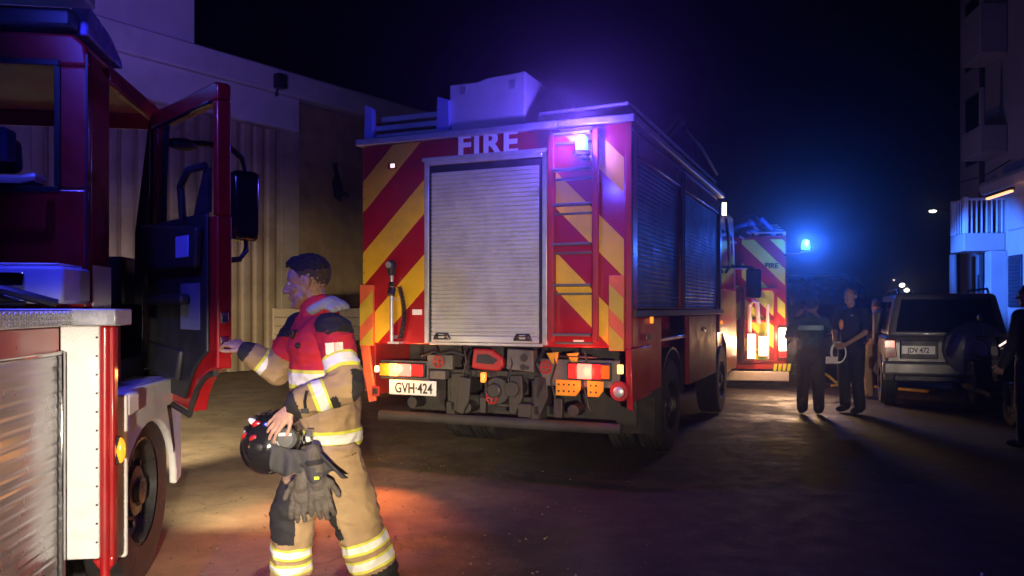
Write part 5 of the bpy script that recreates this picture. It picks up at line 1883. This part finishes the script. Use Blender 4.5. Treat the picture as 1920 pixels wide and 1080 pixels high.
    local(mesh_obj('hood', me, 'hood', T))
    # --- trousers
    g = G()
    g.cap(wp(622, 800, 3.98), wp(620, 850, 3.98), 0.118, 0.118, 24)
    g.ell(wp(624, 850, 3.96), (0.115, 0.155, 0.12))
    g.cap(hipn, knn, 0.112, 0.116, 20)
    g.cap(knn, ann, 0.114, 0.104, 20)
    g.cap(hipf, knf, 0.122, 0.106, 20)
    g.cap(knf, anf, 0.102, 0.100, 20)
    me = g.remesh(0.0075, 8)
    bm = bmesh.new()
    bm.from_mesh(me)
    bmesh.ops.bisect_plane(bm, geom=bm.verts[:] + bm.edges[:] + bm.faces[:], plane_co=(0, 0, 0.125), plane_no=(0, 0, -1), clear_outer=True)
    bmesh.ops.bisect_plane(bm, geom=bm.verts[:] + bm.edges[:] + bm.faces[:], plane_co=(0, 0, z_hem + 0.03), plane_no=(0, 0, 1), clear_outer=True)
    bm.to_mesh(me)
    bm.free()
    wrinkle(me, 0.013, 6.5, 9.0, 0.0015, 40)
    LG = {'n1': (hipn, knn, 0.13), 'n2': (knn, ann, 0.118), 'f1': (hipf, knf, 0.12), 'f2': (knf, anf, 0.10)}

    def leg(p):
        best, k, t_ = 9, None, 0
        for q, (a, b, r) in LG.items():
            d_, t = segdist(p, a, b)
            if d_ / r < best:
                best, k, t_ = d_ / r, q, t
        return k, t_
    lb = {'n2': (0.40, 0.435, 0.53, 0.565, 0.64, 0.675, 0.78, 0.815), 'f2': (0.44, 0.475, 0.57, 0.605, 0.68, 0.715, 0.81, 0.845)}
    cuts = []
    for k, ts in lb.items():
        a, b, r = LG[k]
        ab = (b - a).normalized()
        if k == 'n2':
            ab = (ab + V((0.22, 0, -0.0))).normalized() * 1.0
            ab = (b - a).normalized()
        for t in ts:
            cuts.append((a + (b - a) * t, ab, lambda p, k=k: leg(p)[0] == k))

    def reg2(p, n_):
        k, t = leg(p)
        if k in lb:
            ts = lb[k]
            for i in (0, 4):
                if ts[i] <= t < ts[i + 1] or ts[i + 2] <= t < ts[i + 3]:
                    return 'lime_' + k
                if ts[i + 1] <= t < ts[i + 2]:
                    return 'silver_' + k
        a, b, r = LG[k]
        q = p - (a + (b - a) * t)
        if k in ('f1', 'f2') and ((k == 'f1' and t > 0.58) or (k == 'f2' and t < 0.36)) and q.x < 0.04:
            return 'knee_f'
        if k in ('n1', 'n2') and ((k == 'n1' and t > 0.72) or (k == 'n2' and t < 0.30)) and q.x < -0.06:
            return 'knee_n'
        if k == 'n2' and t > 0.86:
            return 'hem_n'
        if k == 'n1' and 0.12 < t < 0.60 and q.y < -0.045:
            return 'pocket'
        return 'leg'
    spec = {'leg': ('trousers', 'tan', 0.0), 'pocket': ('pocket', 'tan', 0.008, 'leg'), 'knee_f': ('knee_patch', 'patch', 0.003, 'leg'), 'knee_n': ('knee_patch', 'patch', 0.003, 'leg'), 'hem_n': ('hem_patch', 'patch', 0.001, 'leg')}
    for q in lb:
        spec['lime_' + q] = ('band_edge', 'band_l', 0.002, 'leg')
        spec['silver_' + q] = ('reflective_band', 'band_s', 0.0025, 'leg')
    for o in split_regions(me, reg2, spec, T, cuts).values():
        local(o)
    # boots
    for a in (ann, anf):
        g = G()
        b = V((a.x, a.y, 0))
        g.cap(b + V((0.01, 0, 0.20)), b + V((0.0, 0, 0.06)), 0.07, 0.062)
        g.ell(b + V((-0.10, -0.01, 0.045)), (0.13, 0.055, 0.05))
        g.bx(b.x - 0.215, b.x + 0.06, b.y - 0.055, b.y + 0.05, 0.0, 0.025)
        me = g.remesh(0.009, 4)
        local(mesh_obj('boot', me, 'patch', T))
    return hc, nwr


hc_, nwr_ = firefighter()

# ------------------------------------------------------------------ helmet in the hand, gloves on a clip
hcn = wp(512, 828, 3.74)
HT = thing('helmet', 'glossy black fire helmet with red marks held low against the firefighter', 'helmet', tuple(hcn))
g = G()
g.ell((0, 0, 0), (0.138, 0.125, 0.142), (-1, 0, 0.25), (0.25, 0, 1), 28)
g.ell((-0.02, -0.01, -0.02), (0.128, 0.122, 0.132), (-1, 0, 0.25), (0.25, 0, 1), 28)
me = g.remesh(0.006, 4)
hs_ = mesh_obj('shell', me, 'black_g', HT)
g = G()
for k in range(9):
    a = R(150 - k * 16)
    g.cap((0.128 * math.cos(a), -0.05, 0.138 * math.sin(a)), (0.128 * math.cos(a), 0.05, 0.138 * math.sin(a)), 0.012, n=8)
me = g.remesh(0.005, 3)
mesh_obj('comb', me, 'black_g', hs_)


def on_shell(a, e, lift=1.012):
    """point on the shell, a = angle in the picture plane, e = towards the viewer"""
    q = V((math.cos(R(a)) * math.cos(R(e)), -math.sin(R(e)), math.sin(R(a)) * math.cos(R(e))))
    return V((q.x * 0.139, q.y * 0.126, q.z * 0.142)) * lift


g = G()
for pts in ([(150, 20), (165, 30), (178, 45), (200, 50)], [(165, 52), (230, 68), (320, 60)], [(175, 30), (195, 40), (215, 42)], [(300, 40), (330, 55), (20, 66)]):
    g.tube([on_shell(*p) for p in pts], 0.0042, 6)
g.obj('silver_stripe', 'alu', hs_)
g = G()
for a, e in ((160, 38), (150, 62), (120, 40)):
    g.ell(on_shell(a, e, 0.985), (0.022, 0.008, 0.016), (1, 0, 0.4))
g.obj('red_mark', 'red', hs_)
g = G()
g.ell(on_shell(128, 25, 0.99), (0.025, 0.02, 0.014), (1, 0, -0.7))
g.obj('front_badge', 'letter', hs_)
e1 = G().lathe([(0.002, -0.02), (0.035, -0.018), (0.048, -0.006), (0.05, 0.02)], (0.09, -0.098, 0.03), 'y', 20).obj('ear_cover', mat('grey_helmet_part', (0.10, 0.10, 0.105), 0.4), HT)
G().bx(0.06, 0.12, -0.124, -0.117, 0.045, 0.06).obj('reflective_tab', 'letter', e1, 0.003)
# neck curtain of the helmet: flared cloth
g = G()
n_ = 26
rows = []
for j in range(7):
    r_ = []
    for i in range(n_):
        t = i / (n_ - 1)
        x = 0.03 + 0.35 * t * (0.55 + 0.45 * j / 6)
        z = 0.015 - 0.02 * t - (0.115 + 0.02 * math.sin(t * 14)) * j / 6 - 0.02 * math.sin(t * 3.1) - 0.06 * (j / 6) * (1 - abs(2 * t - 0.9)) * 0.3
        y = -0.125 - 0.03 * math.sin(t * 19 + j * 0.5) * (j / 6) - 0.012 * j / 6
        r_.append(g.b.verts.new((x, y, z)))
    rows.append(r_)
for a, b in zip(rows, rows[1:]):
    for i in range(n_ - 1):
        g.b.faces.new((a[i], a[i + 1], b[i + 1], b[i]))
nc = g.obj('neck_curtain', mat('charcoal_cloth', (0.055, 0.052, 0.055), 0.85, var=0.2, bump=0.3), HT, smooth=70)
sd_ = nc.modifiers.new('thick', 'SOLIDIFY')
sd_.thickness = 0.006


def glove(label, w, d, nrm, thumb, curl):
    g = G()
    w, d = V(w), V(d).normalized()
    hand(g, w, d, nrm, curl, thumb, 1.22, 0.07, 0.5, 1.16)
    g.cap(w - d * 0.10, w + d * 0.05, 0.034, 0.04, 14)
    g.ell(w + d * 0.07, (0.065, 0.050, 0.026), d, nrm)
    for v in g.b.verts:
        pass
    me = g.remesh(0.0058, 2)
    wrinkle(me, 0.004, 26, 1.0)
    o = tag(mesh_obj('glove', me, 'glove', None), label, 'glove', 'work gloves hanging from the jacket clip')
    c = w
    o.data.transform(Matrix.Translation(-c))
    o.location = c
    q = G().lathe([(0.042, -0.012), (0.046, 0.0), (0.042, 0.012)], (0, 0, 0), 'z', 16)
    oo = q.obj('wrist_strap', 'patch', o)
    oo.rotation_euler = d.to_track_quat('Z', 'Y').to_euler()
    oo.location = d * -0.05
    return o


glove('grey leather work glove hanging nearest the helmet, fingers down', wp(570, 890, 3.66), V((-0.10, -0.05, -1)), V((-0.1, -1, 0.1)), 1, (0.15, 0.25, 0.2))
gl2 = glove('grey leather work glove hanging on the thigh side with a small yellow tag', wp(593, 886, 3.63), V((0.14, -0.03, -1)), V((0.05, -1, 0.0)), -1, (0.15, 0.3, 0.2))
G().bx(0.005, 0.028, -0.062, -0.052, -0.02, -0.006).obj('yellow_tag', 'lime', gl2, 0.002)
g = G()
c = wp(577, 826, 3.70)
g.tube([c + V((0.018 * math.cos(a), 0.0, 0.032 * math.sin(a))) for a in [k * math.pi / 10 for k in range(21)]], 0.0045, 6)
g.tube([c + V((0, 0, -0.03)), c + V((0.008, -0.02, -0.07)), c + V((0.012, -0.03, -0.16))], 0.010, 6)
g.box(c + V((0.01, 0.0, 0.035)), (0.03, 0.02, 0.03))
cb_ = g.obj('carabiner', 'chrome')
tag(cb_, 'metal snap hook at the jacket hem from which the two gloves hang', 'hook')


# ------------------------------------------------------------------ people farther off
def simple_person(label, base, fw, joints, cols, h=1.76, vox=0.011, arms_bare=True, extra=None, skin='skin_dark', hair=True):
    """joints in a body frame: x to the person's left, y forward, z up"""
    fw = V(fw).normalized()
    lf = V((0, 0, 1)).cross(fw)
    T = thing('person', label, 'person', base)

    def P(q):
        return lf * q[0] + fw * q[1] + V((0, 0, q[2]))
    J = {k: P(q) for k, q in joints.items()}
    hf = P(joints.get('look', (0, 1, 0)))
    g = G()
    head(g, J['head'], hf)
    g.cap(J['head'] + V((0, 0, -0.07)), J['chest'] + V((0, 0, 0.16)), 0.054, 0.062)
    g.cap(J['shl'], J['shr'], 0.065)
    g.ell(J['chest'], (0.115, 0.16, 0.2), fw)
    g.cap(J['chest'], J['hip'], 0.125, 0.12)
    for s in 'lr':
        g.cap(J['sh' + s], J['el' + s], 0.052, 0.042)
        g.cap(J['el' + s], J['wr' + s], 0.041, 0.028)
        g.cap(J['hp' + s], J['kn' + s], 0.082, 0.055)
        g.cap(J['kn' + s], J['an' + s], 0.054, 0.040)
        g.cap(J['an' + s] + V((0, 0, -0.04)), J['an' + s] + fw * 0.15 + V((0, 0, -0.055)), 0.04, 0.03)
        d = (J['wr' + s] - J['el' + s]).normalized()
        hand(g, J['wr' + s], d, fw * -0.4 + lf * (1 if s == 'l' else -1), (0.5, 0.7, 0.5), 1 if s == 'l' else -1)
    mesh_obj('body', g.remesh(0.006, 2), skin, T)
    if hair:
        g = G()
        hd, up = hf.normalized(), V((0, 0, 1))
        g.ell(J['head'] + hd * -0.022 + up * 0.04, (0.098, 0.083, 0.095), hd, up, 24)
        mesh_obj('hair', g.remesh(0.008, 2), 'hair', T)
    g = G()
    g.cap(J['shl'], J['shr'], 0.082)
    g.ell(J['chest'], (0.14, 0.19, 0.2), fw)
    g.cap(J['chest'], J['hip'], 0.152, 0.145, 20)
    g.cap(J['chest'] + V((0, 0, 0.1)), J['chest'] + V((0, 0, 0.215)), 0.09, 0.068)
    for s in 'lr':
        if arms_bare:
            g.cap(J['sh' + s], J['sh' + s].lerp(J['el' + s], 0.75), 0.072, 0.064)
        else:
            g.cap(J['sh' + s], J['el' + s], 0.076, 0.066)
            g.cap(J['el' + s], J['wr' + s], 0.064, 0.05)
    me = g.remesh(vox, 4)
    wrinkle(me, 0.006, 9)
    top = mesh_obj('shirt', me, cols[0], T)
    g = G()
    g.cap(J['hip'] + V((0, 0, 0.03)), J['hip'] + V((0, 0, -0.08)), 0.15, 0.15, 20)
    for s in 'lr':
        g.cap(J['hp' + s], J['kn' + s], 0.108, 0.088)
        g.cap(J['kn' + s], J['an' + s] + V((0, 0, 0.0)), 0.084, 0.074)
    me = g.remesh(vox, 4)
    wrinkle(me, 0.007, 8)
    mesh_obj('trousers', me, cols[1], T)
    for s in 'lr':
        g = G()
        a = J['an' + s]
        g.cap(a + V((0, 0, 0.08)), a + V((0, 0, -0.03)), 0.052, 0.05)
        g.ell(a + fw * 0.09 + V((0, 0, -0.045)), (0.13, 0.05, 0.045), fw)
        mesh_obj('boot', g.remesh(0.011, 3), 'patch', T)
    return T, J, P, top


# officer holding a cable hoop
T, J, P, top = simple_person('officer in navy short sleeves facing left, holding a cable hoop', (4.84, 11.4, 0), (-0.75, -0.5, 0),
                             dict(head=(0.0, 0.03, 1.655), look=(0.15, 1, 0.05), chest=(0, 0, 1.28), shl=(0.19, 0, 1.42), shr=(-0.19, 0, 1.42), ell=(0.25, 0.06, 1.14), elr=(-0.23, 0.06, 1.14),
                                  wrl=(0.10, 0.27, 0.98), wrr=(-0.08, 0.27, 1.0), hip=(0, 0, 0.98), hpl=(0.09, 0, 0.9), hpr=(-0.09, 0, 0.9), knl=(0.11, 0.03, 0.5), knr=(-0.12, 0.0, 0.5), anl=(0.13, 0, 0.085), anr=(-0.14, -0.06, 0.085)),
                             ('navy', 'navy'))
G().ell(P((-0.06, 0.16, 1.25)), (0.03, 0.04, 0.075)).obj('orange_badge', mat('orange_badge', (0.9, 0.32, 0.03), 0.5), top)
G().ell(P((0.10, 0.145, 1.38)), (0.02, 0.035, 0.012)).obj('name_tag', 'letter', top)
c = P((0.02, 0.33, 0.86))
g = G()
rt_ = V((0, 0, 1)).cross(V((-0.75, -0.5, 0)).normalized())
for k in range(3):
    g.tube([c + V((0.095 + 0.006 * k, 0, 0)) * math.cos(a) + V((0, 0.01 * k, 0)) + V((0, 0, 0.135 + 0.005 * k)) * math.sin(a) for a in [q * math.pi / 14 for q in range(29)]], 0.008, 6)
ho = tag(g.obj('cable_hoop', 'letter'), 'pale coiled cable hoop hanging from the hands of the officer', 'cable')
ho.location = (4.84, 11.4, 0)
M['teal'] = mat('dark_teal_shirt', (0.035, 0.075, 0.095), 0.85, var=0.2)
# person with raised arms seen from behind
T, J, P, top = simple_person('person in dark trousers seen from behind beside the lit engine, hands raised to the face', (4.18, 11.2, 0), (0.25, 1, 0),
                             dict(head=(-0.02, 0.06, 1.50), look=(-0.3, 1, -0.15), chest=(0, 0.02, 1.14), shl=(0.18, 0.02, 1.28), shr=(-0.18, 0.02, 1.28), ell=(0.30, 0.12, 1.08), elr=(-0.26, 0.16, 1.16),
                                  wrl=(0.17, 0.14, 1.36), wrr=(-0.13, 0.24, 1.36), hip=(0, 0, 0.90), hpl=(0.09, 0, 0.83), hpr=(-0.09, 0, 0.83), knl=(0.10, 0.02, 0.46), knr=(-0.10, 0.0, 0.46), anl=(0.11, 0, 0.085), anr=(-0.11, 0, 0.085)),
                             ('teal', 'dark_cloth'))
g = G()
for z in (1.21,):
    g.lathe([(0.150, -0.035), (0.178, -0.03), (0.178, 0.03), (0.150, 0.035)], P((0, 0.02, z)), 'z', 28)
g.obj('pale_waistband', mat('pale_cyan_band', (0.45, 0.66, 0.72), 0.6), top)
# firefighter half hidden by the car
T, J, P, top = simple_person('firefighter in tan gear half hidden behind the left side of the parked car', (6.05, 13.2, 0), (0.2, 1, 0),
                             dict(head=(0, 0.12, 1.52), look=(0.2, 1, -0.3), chest=(0, 0.08, 1.17), shl=(0.2, 0.08, 1.31), shr=(-0.2, 0.08, 1.31), ell=(0.28, 0.14, 1.04), elr=(-0.28, 0.14, 1.04),
                                  wrl=(0.18, 0.36, 0.94), wrr=(-0.18, 0.36, 0.94), hip=(0, 0, 0.90), hpl=(0.1, 0, 0.83), hpr=(-0.1, 0, 0.83), knl=(0.16, 0.08, 0.46), knr=(-0.14, 0.04, 0.46), anl=(0.15, -0.02, 0.085), anr=(-0.16, -0.1, 0.085)),
                             ('patch', 'tan'), arms_bare=False)
g = G()
g.cap(P((0.05, -0.16, 0.98)), P((0.05, -0.18, 1.38)), 0.085)
g.obj('air_bottle', 'steel_pale', T)
# dark silhouette at the right edge
T, J, P, top = simple_person('black silhouette of a person at the right edge of the picture', (5.52, 8.5, 0), (-0.5, 1, 0),
                             dict(head=(0, 0.03, 1.62), look=(0.2, 1, 0), chest=(0, 0, 1.25), shl=(0.2, 0, 1.39), shr=(-0.2, 0, 1.39), ell=(0.27, 0.03, 1.1), elr=(-0.27, 0.0, 1.1),
                                  wrl=(0.24, 0.16, 0.88), wrr=(-0.24, 0.12, 0.86), hip=(0, 0, 0.96), hpl=(0.09, 0, 0.88), hpr=(-0.09, 0, 0.88), knl=(0.1, 0.02, 0.49), knr=(-0.1, 0.02, 0.49), anl=(0.11, 0, 0.085), anr=(-0.12, 0, 0.085)),
                             ('patch', 'patch'), arms_bare=False)
# pale peg in the foreground
g = G().cyl((0, 0, 0), (0, 0, 0.1), 0.012, 0.008, 10)
g.ell((0, 0, 0.1), (0.011, 0.011, 0.018))
pg = tag(g.obj('marker_peg', 'white'), 'small white marker peg standing on the dark road at the bottom right edge', 'peg')
pg.location = (2.43, 4.13, 0)

# ------------------------------------------------------------------ night air: thin mist added for the beacon halos, in place of lens glow
hz = bpy.data.materials.new('halo_mist')
hz.use_nodes = True
n = hz.node_tree.nodes
n.remove(n['Principled BSDF'])
pv = n.new('ShaderNodeVolumePrincipled')
pv.inputs['Color'].default_value = (0.85, 0.87, 0.95, 1)
pv.inputs['Density'].default_value = 0.0036
pv.inputs['Anisotropy'].default_value = 0.93
hz.node_tree.links.new(pv.outputs[0], n['Material Output'].inputs['Volume'])
h_ = G().bx(-60, 90, -20, 130, -1.1, 13.5).obj('haze', hz, smooth=0)
h_['kind'] = 'stuff'
